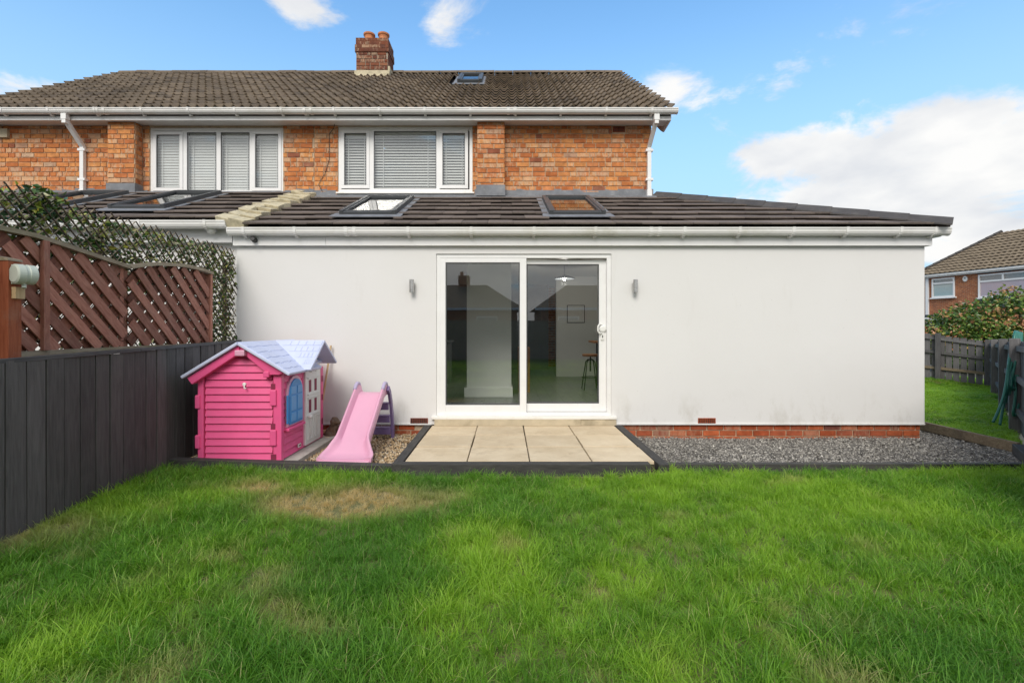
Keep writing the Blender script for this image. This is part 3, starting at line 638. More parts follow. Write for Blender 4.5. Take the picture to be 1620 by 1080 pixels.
# ---- extension
EX0, EX1 = -3.60, 5.61; dx0, dx1, dz0, dz1 = -.93, 1.415, .235, 2.405
wl = MB(); wl.box(EX0, dx0, D1, D1+.25, .12, 2.62).box(dx1, EX1-.25, D1, D1+.25, .12, 2.62).box(dx0, dx1, D1, D1+.25, dz1, 2.62).box(EX1-.25, EX1, D1, 13, .12, 2.62)
wl.build('rendered_wall', 'render_white', house)
bt = MB().box(EX0, dx0-.06, D1-.012, D1+.0, .117, .135).box(dx1+.06, EX1, D1-.012, D1, .117, .135); bt.build('bell_cast_bead', 'render_white', house)
pl = B(EX0+.02, EX1-.03, D1+.04, D1+.3, -.2, .118).build('brick_plinth', 'mortar', house)
lay_bricks(pl, [r_ for r_ in brick_rows(EX0+.02, EX1-.03, -.204, .117, .2246, .0805, [(-1.2, -.8, .04, .2)], 31, .04) if (r_[0] > 1.3 or r_[0] < -1.0)], D1+.04, 'brick_red', seed=12)
B(EX1-.24, EX1-.031, D1+.3, 13, -.14, .118).build('side_plinth', 'brick_side', house)
for ax, az in ((-1.15, .132), (2.70, .132)):
    o = B(ax-.125, ax+.11, D1-.008, D1+.03, az, az+.075).build('air_brick', 'brick_red', house); m = MB()
    for i in range(9):
        for j in range(3): m.box(ax-.118+.0245*i, ax-.103+.0245*i, D1-.011, D1-.007, az+.006+.022*j, az+.021+.022*j)
    m.build('air_brick_hole', 'black_plastic', o)
MB().box(dx0-.02, 1.0, D1-.05, D1+.2, .112, .196).box(1.003, dx1+.06, D1-.04, D1+.2, .112, .192).build('door_step', 'stone_sill', house, bevel=.006)
ef = MB().box(EX0-.02, -2.39, D1-.06, D1-.002, 2.505, 2.67).box(-2.386, 5.66, D1-.06, D1-.002, 2.505, 2.67).box(1.0, 1.004, D1-.063, D1-.06, 2.51, 2.66)
ef.box(5.635, 5.66, D1-.002, 13, 2.505, 2.67).box(EX1, 5.635, D1-.002, 13, 2.50, 2.515); ef.build('extension_fascia', 'upvc', house)
gutter(house, EX0-.03, 5.80, 6.165, 2.715, .115, .095, [EX0+.18, -2.75, -1.27, -.45, .37, 1.17, 2.33, 3.05, 3.75, 4.45, 5.15, 5.6], [-2.03, 1.95])
gs = MB(); gs.prism([(5.69 + .11*(1-math.cos(math.pi*k/8))/2, 2.71 - .095*math.sin(math.pi*k/8)**.75) for k in range(9)], 6.28, 13, 'y'); gs.build('side_gutter', 'upvc_gutter', house)
HOLES = [(-2.36, -1.56), (.62, 1.42)]
er = ext_roof(house, -3.42, 2.70, 5.78, 0, HOLES)
for a, b in HOLES: skylight(house, a, b, (EY, EZ), math.cos(EYE2), math.sin(EYE2), .62, 2.12, .10)
# side slope behind the hip
TOPH = Vector((2.70, D2, EZ + 2.36*math.tan(EYE2))); BOTH = Vector((5.78, EY, EZ))
MB().add([tuple(BOTH), (5.78, 13, EZ), (2.62, 13, TOPH.z), tuple(TOPH), (5.70, EY+.1, EZ-.05), (5.70, 13, EZ-.05), (2.62, 13, TOPH.z-.1), (2.66, D2, TOPH.z-.1)], [(0,1,2,3), (7,6,5,4), (0,4,5,1), (1,5,6,2), (2,6,7,3), (3,7,4,0)]).build('side_slope', 'flat_tile', house)
hd = (TOPH - BOTH); HLn = hd.length; hdn = hd.normalized(); nh = 9; hl = HLn/nh
side = hdn.cross(Vector((0,0,1))).normalized(); hup = side.cross(hdn).normalized()
prof = [(-.15, -.075), (0, .035), (.15, -.075), (.15, -.095), (0, .010), (-.15, -.095)]
for i in range(nh):
    a = BOTH + hdn*(i*hl - .03) + Vector((0,0,.075)); m = MB(); up0 = .010
    M0 = Matrix((( side.x, hdn.x, hup.x, a.x),(side.y, hdn.y, hup.y, a.y),(side.z, hdn.z, hup.z, a.z),(0,0,0,1))) @ Matrix.Rotation(-up0/hl, 4, 'X')
    vv = []
    m.prism([(p[0], p[1]+up0) for p in prof], 0, hl+.02, 'y', M0); m.build('hip_tile', 'hip_tile', er)
# party verge of cracked mortar between the two extension roofs
vm = MB(); rr = random.Random(4); cE, sE = math.cos(EYE2), math.sin(EYE2); ME = Matrix(((1,0,0,0),(0,cE,-sE,EY),(0,sE,cE,EZ),(0,0,0,1)))
nv = 10; vparts = []
for i in range(nv):
    v0 = 2.50*i/nv; v1 = 2.50*(i+1)/nv - .006
    for s0, s1, zt in ((-3.74, -3.575, .150), (-3.578, -3.39, .115)):
        m = MB(); j = rr.uniform(-.035, .035); t0 = zt + rr.uniform(-.02, .02); t1 = zt - .012 + rr.uniform(-.025, .02)
        pts = [(s0+j, v0, -.02), (s1+rr.uniform(-.03, .03), v0, -.02), (s1+rr.uniform(-.03, .03), v1, -.02), (s0+j, v1, -.02), (s0+j, v0, t0), (s1+rr.uniform(-.02, .03), v0, t0-rr.uniform(.01, .05)), (s1+rr.uniform(-.02, .03), v1, t1-rr.uniform(.01, .05)), (s0+j, v1, t1)]
        m.add([ME @ Vector(q) for q in pts], [(3,2,1,0),(4,5,6,7),(0,1,5,4),(1,2,6,5),(2,3,7,6),(3,0,4,7)]); m.build('verge_mortar', 'verge_mortar', er, bevel=.01)
# sliding door
X118 = lambda x: (x-800)/118.1; Z118 = lambda y: EYE + (520-y)/118.1
y = D1 + .02
df = MB(); e = .06
df.box(dx0, dx1, y, y+.14, dz1-.055, dz1).box(dx0, dx1, y, y+.14, dz0, dz0+.04).box(dx0, dx0+.05, y, y+.14, dz0+.04, dz1-.055).box(dx1-.055, dx1, y, y+.14, dz0+.04, dz1-.055)
DR = df.build('sliding_door', 'upvc', house, bevel=.004)
B(dx0-.06, dx1+.065, D1-.05, y+.1, .197, .234).build('door_sill', 'upvc_sill', DR, bevel=.005)
def leaf(x0, x1, z0, z1, gx0, gx1, gz0, gz1, yf, nm):
    s = MB(); s.box(x0, gx0, yf, yf+.055, z0, z1).box(gx1, x1, yf, yf+.055, z0, z1).box(gx0, gx1, yf, yf+.055, z0, gz0).box(gx0, gx1, yf, yf+.055, gz1, z1)
    P = s.build('door_leaf', 'upvc', DR, bevel=.004); P['label'] = nm
    q = .014; s = MB(); s.box(gx0, gx1, yf+.008, yf+.02, gz1-q, gz1).box(gx0, gx1, yf+.008, yf+.02, gz0, gz0+q).box(gx0, gx0+q, yf+.008, yf+.02, gz0+q, gz1-q).box(gx1-q, gx1, yf+.008, yf+.02, gz0+q, gz1-q); s.build('glazing_seal', 'velux_grey', DR)
    B(gx0, gx1, yf+.024, yf+.032, gz0, gz1).build('pane', 'door_glass', DR)
leaf(dx0+.035, X118(833), dz0+.03, dz1-.03, X118(704.5), X118(822.5), Z118(641), Z118(414.7), y+.004, 'fixed left leaf of the sliding door')
leaf(X118(833)+.002-.1, dx1-.05, dz0+.045, dz1-.075, X118(833)+.003, X118(949.7), Z118(639.7), Z118(416.5), y+.066, 'sliding right leaf with the handle')
hm = MB(); hx, hz = X118(955), Z118(520); hy = y+.062
hm.tube([(hx, hy+.01, hz+.07), (hx, hy-.02, hz+.07), (hx, hy-.02, hz-.07), (hx, hy+.01, hz-.07)], .006)
hm = MB(); hm.lathe([(.04, 0), (.042, .012), (.034, .02)], (0, 0, 0), 18); 
hm2 = MB(); hm2.box(hx-.022, hx+.022, hy-.012, hy+.004, hz-.15, hz+.05)
hm2.tube([(hx-.01, hy-.01, hz+.06), (hx-.05, hy-.04, hz+.06), (hx-.07, hy-.045, hz+.03), (hx-.07, hy-.045, hz-.03), (hx-.05, hy-.04, hz-.06), (hx-.01, hy-.01, hz-.06)], .011, 8)
Mx = Matrix.Rotation(R(90), 4, 'X'); hm2.lathe([(.045, -.004), (.048, .012), (.03, .022)], (hx, hy-.006, hz), 20, Mx)
Hd = hm2.build('door_handle', 'white_plastic', DR); B(hx-.006, hx+.006, hy-.016, hy-.011, hz-.12, hz-.085).build('keyhole', 'iron', DR)
# inside
FZ = .19
B(PX, EX1-.25, D1+.25, 15.3, -.1, FZ).build('floor', 'floor_lam', house)
fj = MB()
for i in range(46): xk = -3.4 + i*.19; fj.box(xk, xk+.003, D1+.3, 15, FZ, FZ+.0008)
fj.build('floor_joint', 'iron', house)
pil = B(-.69, .10, 8.42, 8.80, FZ, 2.75).build('pillar', 'inside_white', house); B(-.735, .125, 8.395, 8.825, FZ, FZ+.17).build('skirting_board', 'skirting', pil, bevel=.006)
B(PX, 5.3, D2, 15.3, 2.72, 2.75).build('ceiling', 'inside_white', house)
B(1.28, 5.3, 12.0, 12.15, FZ, 2.72).build('inner_wall', 'inside_white', house)
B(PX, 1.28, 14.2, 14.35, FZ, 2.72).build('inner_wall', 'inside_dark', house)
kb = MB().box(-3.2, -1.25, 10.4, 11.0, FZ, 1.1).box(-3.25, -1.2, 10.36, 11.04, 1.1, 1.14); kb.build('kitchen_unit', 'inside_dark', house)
o = B(1.55, 2.0, 11.985, 11.998, 1.55, 2.0); o = o.build('picture_frame', 'black_plastic', house); B(1.567, 1.983, 11.982, 11.987, 1.567, 1.983).build('picture', 'inside_white', o)

# ================================================================== NEIGHBOUR HOUSE (left half of the pair)
LX0 = -9.35
nb = thing('semi_detached_house', (-6.4, 8.5, 0), 'left-hand half of orange brick pair, behind the leafy trellis screen', 'house')
nx0, nx1 = L87(237.5), L87(448); nz0, nz1 = Zs(308.5)+.03, Zs(202)
wall = MB(); PXn = PX-.004
wall.box(LX0, nx0, D2, D2+.2, 2.75, 5.2).box(nx1, PXn, D2, D2+.2, 2.75, 5.2).box(nx0, nx1, D2, D2+.2, 2.75, nz0).box(nx0, nx1, D2, D2+.2, nz1, 5.2)
Wn = wall.build('brick_wall', 'mortar', nb)
lp0, lp1 = -7.01, -6.54
lay_bricks(Wn, brick_rows(LX0, PXn, 3.80, 5.06, .228, .0855, [(nx0, nx1, nz0-.05, 9), (lp0, lp1, 0, 9)], 51), D2, 'brick_orange', seed=14)
pier = B(lp0, lp1, 8.36, D2, 3.6, 5.040).build('brick_pier', 'mortar', nb)
lay_bricks(pier, brick_rows(lp0-.005, lp1+.005, 3.80, 5.04, .235, .0855, [], 15, .15), 8.36, 'brick_orange', seed=16)
lay_bricks(pier, brick_rows(8.37, 8.53, 3.80, 5.04, .16, .0855, [], 25, .1), lp1+.005, 'brick_orange', 'y', .004, seed=17)
MB().prism([(D2+.2, 2.75), (15.4, 2.75), (15.4, 5.1), (11.9, 7.5), (D2+.2, 5.15)], LX0, LX0+.2, 'x').build('gable_wall', 'brick_side', nb)
B(LX0, PX-.13, 15.3, 15.5, -.1, 5.1).build('rear_wall', 'brick_far_x', nb)
B(LX0+.2, PX-.13, D2+.2, 15.3, 2.6, 2.7).build('ceiling', 'inside_white', nb)
MB().prism([(8.268, 5.034), (D2+.02, 5.060), (D2+.02, 5.078), (8.268, 5.052)], LX0-.24, PXn, 'x').build('soffit', 'soffit', nb)
MB().box(LX0-.24, PXn, 8.245, 8.268, 5.024, 5.20).build('fascia', 'upvc', nb)
gutter(nb, LX0-.3, PX-.008, 8.115, 5.18, .125, .082, [PX - .4 - .8*i for i in range(8)], [-6.95])
downpipe(nb, px(103, 180, 8.18).x, px(131, 250, 8.5).x, 8.18, 8.50, 5.10, 3.79)
window(nb, (nx0, nx1), (nz0, nz1), D2+.012, [(L87(247), L87(284), Zs(297), Zs(213), True), (L87(295), L87(341.5), Zs(302), Zs(209), False), (L87(348.5), L87(394), Zs(302), Zs(209), False), (L87(403.5), L87(440), Zs(297), Zs(212), True)], nz0-.03, ang=-74)
fl = MB()
for fa_, fb_, ft_ in ((LX0, nx0-.04, 3.93), (nx0-.04, nx1+.04, 3.812), (nx1+.04, PXn, 3.93)): fl.prism([(D2-.016, 3.80), (D2-.012, ft_), (D2+.0, ft_+.004), (D2, 3.7), (D2-.2, 3.80), (D2-.2, 3.82)], fa_, fb_, 'x')
fl.box(lp0-.02, lp1+.02, 8.335, 8.36, 3.80, 3.96); fl.box(lp1, lp1+.018, 8.36, 8.54, 3.82, 3.96); fl.build('lead_flashing', 'lead', nb)
main_roof(nb, -9.62, PX-.006, [], 13)
vb = B(-9.3, px(12, 200, 8.5).x, 8.49, 8.548, 4.83, 4.985); vb.thing('wall_vent', 'stone_sill', ((-9.22, 8.52, 4.83)), 'cream box vent under the soffit at the left picture edge', 'vent')
NZ = .085
nw = MB().box(LX0, PX-.155, 6.45, 6.7, -.1, 2.72); nw.build('rendered_wall', 'render_white', nb)
B(-8.9, -3.655, 6.33, 6.45, 2.555, 2.76).build('extension_fascia', 'upvc', nb)
gutter(nb, -8.9, EX0-.04, 6.13, 2.80, .115, .095, [-3.9, -4.75, -5.6, -6.5])
ner = ext_roof(nb, -8.9, -3.70, -3.70, NZ, [(-5.64, -4.84), (-7.22, -6.42)], 6)
for a, b in ((-5.64, -4.84), (-7.22, -6.42)): skylight(nb, a, b, (EY, EZ+NZ), math.cos(EYE2), math.sin(EYE2), .62, 2.12, .10)

# ================================================================== THINGS ON THE WALLS
def wall_lamp(xp, label):
    T = thing('wall_lamp', (xp, D1, 1.86), label, 'lamp', 'cylinder lamps beside the sliding door'); z0 = Z118(463); z1 = Z118(443); yc = D1-.075; s_ = 1 if xp < 0 else -1
    MB().box(xp-.02, xp+.02, D1-.045, D1, z0+.03, z1-.04).build('bracket', 'steel', T, bevel=.004)
    MB().lathe([(.026, z0+.012), (.031, z0), (.031, z0+.05), (.0295, z0+.052), (.0295, z0+.056), (.031, z0+.058), (.031, z1), (.026, z1-.012)], (xp, yc, 0), 24).build('lamp_body', 'steel', T)
    MB().lathe([(.024, z1-.02), (.024, z1-.012)], (xp, yc, 0), 16).build('lens', 'white_plastic', T)
wall_lamp(X118(653), 'steel cylinder wall lamp left of the sliding door')
wall_lamp(X118(1003), 'steel cylinder wall lamp right of the sliding door')
ct = thing('security_camera', (X118(407), D1-.06, 2.575), 'small black camera on white fascia near left end of the gutter', 'camera')
cxx, czz = X118(407), 2.575
MB().box(cxx-.028, cxx+.028, D1-.075, D1-.06, czz-.03, czz+.03).build('mount', 'black_plastic', ct, bevel=.004)
MB().lathe([(.03, -.02), (.034, 0), (.034, .05), (.026, .06)], (cxx+.006, D1-.07, czz-.002), 16, Matrix.Rotation(R(80), 4, 'X')).build('camera_body', 'black_plastic', ct)
lx, lz = px(340, 365, 6.33).x, px(340, 365, 6.33).z
st = thing('motion_sensor', (lx, 6.33, lz), 'white dome motion sensor on the left neighbour fascia', 'sensor')
MB().box(lx-.03, lx+.03, 6.30, 6.33, lz-.01, lz+.05).build('mount', 'white_plastic', st, bevel=.006)
MB().lathe([(.005, -.06), (.035, -.05), (.055, -.02), (.058, .01), (.045, .04), (.01, .055)], (lx, 6.25, lz), 18).build('dome', 'white_plastic', st, smooth=True)
cb = MB().tube([px(532, 186, 8.24), px(529, 198, 8.5), px(528, 203, 8.525), px(521, 212, 8.525), px(521, 252, 8.525), px(514, 275, 8.525), px(507, 286, 8.525), px(504, 292, 8.525), px(510, 303, 8.525)], .0045, 5); cb.thing('wall_cable', 'cable_black', px(510, 303, 8.525), 'thin black cable hanging down brickwork left of the right window', 'cable')

# ================================================================== PATIO
pt = thing('patio', (.3, 5.4, 0), 'raised patio of eight visible buff slabs edged with dark sleepers', 'patio')
PZ = .112; ax0 = px(640.5, 730, 4.6).x; S4 = .6075
B(-1.0, 1.46, 4.62, D1-.0, -.1, PZ-.03).build('mortar_bed', 'paving_joint', pt)
rr = random.Random(3)
xl, xr = -.985, 1.452; wS = (xr-xl)/4
for j in range(3):
    for i in range(4):
        x0_ = xl + wS*i + rr.uniform(.003, .008); x1_ = xl + wS*(i+1) - rr.uniform(.003, .008); y0_ = 4.605 + .582*j + rr.uniform(.010, .017); y1_ = 4.605 + .582*(j+1) - rr.uniform(.010, .017)
        me = MB().box(x0_-(x0_+x1_)/2, (x1_-x0_)/2, -(y1_-y0_)/2, (y1_-y0_)/2, -.04, 0).mesh('paving_slab', 'paving', bevel=.008)
        place('paving_slab', me, pt, ((x0_+x1_)/2, (y0_+y1_)/2, PZ + rr.uniform(-.003, .003)), (rr.uniform(-.004, .004), rr.uniform(-.004, .004), rr.uniform(-.003, .003)))
def sleeper(a, b, w, z0, z1, base, label=None, parent=None, mat='sleeper', cat='sleeper', grp='dark timber sleepers edging the beds'):
    a = Vector((a[0], a[1], 0)); b = Vector((b[0], b[1], 0)); d = b - a; L = d.length; ang = math.atan2(d.y, d.x)
    me = MB().box(0, L, -w/2, w/2, 0, z1-z0).mesh('sleeper', mat, bevel=.006)
    o = bpy.data.objects.new('sleeper', me); COL.objects.link(o); o.rotation_euler = (0, 0, ang); loc = Vector((a.x, a.y, z0))
    if parent: o.parent = parent; o.location = loc - OFF[parent.name]
    else: o.location = loc; OFF[o.name] = loc; tag(o, label, cat, grp)
    return o
sleeper((-1.00, 4.55), (1.38, 4.55), .10, -.06, PZ+.004, None, parent=pt)
sleeper((-1.04, 4.50), (-1.04, D1-.01), .09, -.06, PZ+.006, None, parent=pt)
sleeper((1.505, 4.50), (1.505, D1-.01), .10, -.06, PZ+.002, None, parent=pt)
sleeper((-3.40, 4.83), (-1.09, 4.60), .09, -.06, .085, None, 'dark timber sleeper in front of the playhouse and slide')
sleeper((1.56, 4.70), (5.36, 4.70), .07, -.06, .072, None, 'long low dark sleeper along front of the grey gravel')
sleeper((5.37, 4.72), (5.99, 5.50), .16, -.06, .06, None, 'short slanting dark sleeper at right end of the grey gravel')
sleeper((6.02, 5.56), (6.02, 9.0), .045, -.06, .065, None, 'weathered timber edging strip beside lawn behind the house corner', mat='edging', cat='edging', grp=None)

# ================================================================== GN scatter for uncountable stuff
def scatter(name, pts, rots, scales, idx, meshes, attrs=None, parent=None):
    coll = bpy.data.collections.new(name + '_source')
    for i, me in enumerate(meshes): coll.objects.link(bpy.data.objects.new('%s_piece_%02d' % (name, i), me))
    me = bpy.data.meshes.new(name); n = len(pts); me.vertices.add(n); me.vertices.foreach_set('co', np.asarray(pts, dtype=np.float32).ravel())
    a = me.attributes.new('rot', 'FLOAT_VECTOR', 'POINT'); a.data.foreach_set('vector', np.asarray(rots, dtype=np.float32).ravel())
    a = me.attributes.new('scl', 'FLOAT', 'POINT'); a.data.foreach_set('value', np.asarray(scales, dtype=np.float32))
    a = me.attributes.new('idx', 'INT', 'POINT'); a.data.foreach_set('value', np.asarray(idx, dtype=np.int32))
    for k, v in (attrs or {}).items(): a = me.attributes.new(k, 'FLOAT', 'POINT'); a.data.foreach_set('value', np.asarray(v, dtype=np.float32))
    o = bpy.data.objects.new(name, me); COL.objects.link(o)
    ng = bpy.data.node_groups.new(name, 'GeometryNodeTree'); ng.interface.new_socket('Geometry', in_out='INPUT', socket_type='NodeSocketGeometry'); ng.interface.new_socket('Geometry', in_out='OUTPUT', socket_type='NodeSocketGeometry')
    N = ng.nodes.new; L = ng.links.new; gi = N('NodeGroupInput'); go = N('NodeGroupOutput'); ip = N('GeometryNodeInstanceOnPoints'); ci = N('GeometryNodeCollectionInfo')
    ci.inputs['Collection'].default_value = coll; ci.inputs['Separate Children'].default_value = True; ci.inputs['Reset Children'].default_value = True
    def na(nm, ty): q = N('GeometryNodeInputNamedAttribute'); q.data_type = ty; q.inputs['Name'].default_value = nm; return q.outputs['Attribute']
    ip.inputs['Pick Instance'].default_value = True
    L(gi.outputs[0], ip.inputs['Points']); L(ci.outputs[0], ip.inputs['Instance']); L(na('idx', 'INT'), ip.inputs['Instance Index']); L(na('rot', 'FLOAT_VECTOR'), ip.inputs['Rotation']); L(na('scl', 'FLOAT'), ip.inputs['Scale']); L(ip.outputs[0], go.inputs[0])
    md = o.modifiers.new('scatter', 'NODES'); md.node_group = ng; o['kind'] = 'stuff'
    return o
def stone_meshes(mat, n, flat):
    out = []
    for i in range(n):
        bm = bmesh.new(); bmesh.ops.create_icosphere(bm, subdivisions=1, radius=1); rr = random.Random(i+70); s_ = (rr.uniform(.7, 1.15), rr.uniform(.6, .95), rr.uniform(flat*.7, flat*1.2))
        for v in bm.verts: k = rr.uniform(.72, 1.15); v.co = Vector((v.co.x*s_[0]*k, v.co.y*s_[1]*k, v.co.z*s_[2]*k))
        me = bpy.data.meshes.new('stone'); bm.to_mesh(me); bm.free(); me.materials.append(MATS[mat]); out.append(me)
    return out
def gravel(name, mat, region, n, r0, r1, flat, zfun, base=GZ):
    pts = []; 
    while len(pts) < n:
        q = npr.rand(n*2, 2); xs_ = region[0] + q[:,0]*(region[1]-region[0]); ys_ = region[2] + q[:,1]*(region[3]-region[2])
        for x_, y_ in zip(xs_, ys_):
            if region[4](x_, y_): pts.append((x_, y_, base + zfun(x_, y_) + npr.rand()*.018))
            if len(pts) >= n: break
    rots = np.c_[npr.randn(n)*.45, npr.randn(n)*.45, npr.rand(n)*6.283]; sc = r0 + (r1-r0)*npr.rand(n)**2
    return scatter(name, pts, rots, sc, npr.randint(0, 8, n), stone_meshes(mat, 8, flat))
hump = lambda x_, y_: .012 + .008*math.sin(x_*2.1+1)*math.sin(y_*2.7) 
o = gravel('buff_gravel', 'stone_buff', (-3.5, -1.09, 4.62, 6.38, lambda x_, y_: y_ > 4.60 + (-1.09-x_)*.10 + .05), 9500, .009, .019, .7, hump); o['label'] = 'buff pea gravel around the playhouse and slide'
o = gravel('slate_gravel', 'stone_slate', (1.56, 5.99, 4.74, 6.9, lambda x_, y_: (y_ < 6.38 or x_ > 5.6) and (x_ - 5.37)*.78/.62 - (y_ - 4.72) < -.1), 30000, .008, .018, .42, lambda x_, y_: hump(x_, y_)+.004, GZR); o['label'] = 'grey slate chippings in front of the white wall'

# ================================================================== PLAYHOUSE
ph = thing('playhouse', (-2.76, 5.4, GZ), 'pink plastic playhouse with lavender roof beside the dark fence', 'playhouse')
hx0, hx1, hy0, hy1 = -3.16, -2.32, 4.89, 5.98; b0, eave, pk = .0, .93, 1.225; xm = -2.71
MB().box(-3.30, -2.16, 4.84, 6.1, GZ, .035).thing('base_slab', 'concrete', (-2.7, 5.4, GZ), 'flat grey paving slab base under the pink playhouse', 'slab')
b0 = .036
MB().prism([(hx0+.03, b0), (hx1-.03, b0), (hx1-.03, eave), (xm, pk-.03), (hx0+.03, eave-.02)], hy0+.03, hy1-.03, 'y').build('wall', 'pink_plastic', ph)
def siding(parent, a0, a1, z0, z1, n, fn, axis, plane, sgn):
    h = (z1-z0)/n
    for i in range(n):
        za, zb = z0+h*i, z0+h*(i+1)-.004; la0, la1 = fn(za, zb, a0, a1)
        if la1-la0 < .05: continue
        m = MB(); pr = [(plane+sgn*.030, za+.003), (plane+sgn*.012, zb), (plane-sgn*.012, zb), (plane-sgn*.012, za)]
        if axis == 'x': m.prism(pr, la0, la1, 'x')
        else: m.prism(pr, la0, la1, 'y')
        m.build('plank', 'pink_plastic', parent, bevel=.006)
def gab(za, zb, a0, a1):
    if za < eave - .08: return a0, a1
    k = min(1.0, (pk+.035 - (za+.035))/(pk+.035 - (eave-.03))); return xm - (xm-a0)*k, xm + (a1-xm)*k
siding(ph, hx0+.06, hx1-.085, b0+.006, pk-.05, 15, gab, 'x', hy0+.022, -1)
def sidefn(za, zb, a0, a1): return a0, a1
siding(ph, hy0+.02, 5.40, b0+.006, eave-.02, 12, sidefn, 'y', hx1-.022, 1)
m = MB()
def post(x0, x1, y0, y1, z1): return MB().box(x0, x1, y0, y1, b0, z1).build('corner_post', 'pink_plastic', ph, bevel=.012)
post(hx1-.075, hx1+.012, hy0-.012, hy0+.05, eave); post(hx0-.012, hx0+.05, hy0-.012, hy0+.05, eave-.03)
post(hx1-.05, hx1+.014, 5.92, 6.0, eave)
for zc in (.70, .29):      # interlocking lugs on the front corners
    MB().box(hx1-.10, hx1-.035, hy0-.035, hy0+.02, zc-.09, zc+.075).build('corner_lug', 'pink_plastic', ph, bevel=.012); MB().box(hx1-.095, hx1-.05, hy0-.016, hy0-.010, zc+.077, zc+.135).build('corner_slot', 'slot_dark', ph)
    MB().box(hx0-.03, hx0+.02, hy0-.03, hy0+.03, zc-.12, zc+.02).build('corner_lug', 'pink_plastic', ph, bevel=.012)
MB().box(hx1-.095, hx1-.04, hy0-.016, hy0-.010, b0+.005, b0+.075).build('corner_slot', 'slot_dark', ph)
# roof: front gable and cross gable over the door
def slab(p, q, y0, y1, th, mat, nm, parent, bev=.01):   # p,q: (x,z) at ridge and eave
    d = Vector((q[0]-p[0], q[1]-p[1])); n_ = Vector((-d.y, d.x)).normalized(); n_ = n_ if n_.y > 0 else -n_
    return MB().prism([(p[0], p[1]), (q[0], q[1]), (q[0]+n_.x*th, q[1]+n_.y*th), (p[0]+n_.x*th*.3, p[1]+th*1.1)], y0, y1, 'y').build(nm, mat, parent, bevel=bev)
ry0, ry1 = 4.78, 6.05; rp = (xm, 1.235); rl_ = (-3.27, .895); rrq = (-2.19, .925)
RF = slab(rp, rl_, ry0, ry1, .032, 'lavender', 'roof', ph)
slab(rp, rrq, ry0, 5.62, .032, 'lavender', 'roof_panel', RF)
slab(rp, (-2.3, .97), 5.6, ry1, .032, 'lavender', 'roof_panel', RF)
cyr = 5.56; cxe = -2.12
def cslab(y_e, z_e, x0_, x1_):
    p = (cyr, 1.235); q = (y_e, z_e); th = .032; d = Vector((q[0]-p[0], q[1]-p[1])); n_ = Vector((-d.y, d.x)).normalized(); n_ = n_ if n_.y > 0 else -n_
    return MB().prism([p, q, (q[0]+n_.x*th, q[1]+n_.y*th), (p[0], p[1]+th*1.1)], x0_, x1_, 'x').build('door_gable', 'lavender', RF, bevel=.01)
cslab(5.17, .935, xm, cxe); cslab(5.95, .965, xm, cxe)
# shingle ridges
for k in range(5):
    f_ = (k+.9)/5.6; xk = rp[0]+(rrq[0]-rp[0])*f_; zk = rp[1]+(rrq[1]-rp[1])*f_+.036; ye = 5.56 - .40*f_*1.0 - .02
    m = MB(); n = 8
    for i in range(n):
        ya = ry0+.02+(ye-ry0-.02)*i/n; yb = ry0+.02+(ye-ry0-.02)*(i+1)/n - (.004); wv = .006*math.sin(i*2.3+k); M = Matrix.Translation((xk+wv, 0, zk-wv*.6)) @ Matrix.Rotation(math.atan2(.31, .52), 4, 'Y'); m.box(-.075, .012, ya, yb, -.006, .006, M)
    m.build('shingle_row', 'lavender', RF)
for k in range(4):
    f_ = (k+.9)/4.6; yk = cyr + (5.17-cyr)*f_; zk = 1.235 + (.935-1.235)*f_ + .036; xa = xm + (rrq[0]-xm)*f_ + .03
    m = MB(); M = Matrix.Translation((0, yk, zk)) @ Matrix.Rotation(math.atan2(.30, .39), 4, 'X'); n = 5
    for i in range(n): x_a = xa + (cxe-.01-xa)*i/n; x_b = xa + (cxe-.01-xa)*(i+1)/n - .004; m.box(x_a, x_b, -.008, .07, -.006, .006, M)
    m.build('shingle_row', 'lavender', RF)
# barge pieces under the front roof edge
MB().prism([(xm, 1.235), (rl_[0]+.03, .90), (rl_[0]+.08, .835), (xm, 1.15)], hy0-.075, hy0+.01, 'y').build('barge', 'pink_plastic', ph, bevel=.008)
MB().prism([(xm, 1.235), (xm, 1.17), (hx1-.10, .93), (hx1+.01, .93), (hx1+.06, .965)], hy0-.055, hy0+.01, 'y').build('barge', 'pink_plastic', ph, bevel=.008)
MB().box(xm-.03, xm+.07, hy0-.105, hy0-.02, 1.125, 1.185).build('roof_beam_end', 'pink_pale', ph, bevel=.012)
MB().box(hx1-.15, hx1-.09, hy0-.07, hy0, .905, .965).build('roof_lug', 'pink_plastic', ph, bevel=.01)
MB().lathe([(.018, -.006), (.018, .01), (.008, .014)], (-2.69, hy0-.006, .83), 12, Matrix.Rotation(R(90), 4, 'X')).build('wall_hook', 'white_plastic', ph); 
MB().tube([(-2.69, hy0-.012, .83), (-2.68, hy0-.03, .80), (-2.672, hy0-.04, .785), (-2.66, hy0-.03, .795)], .006, 6).build('wall_hook', 'white_plastic', ph)
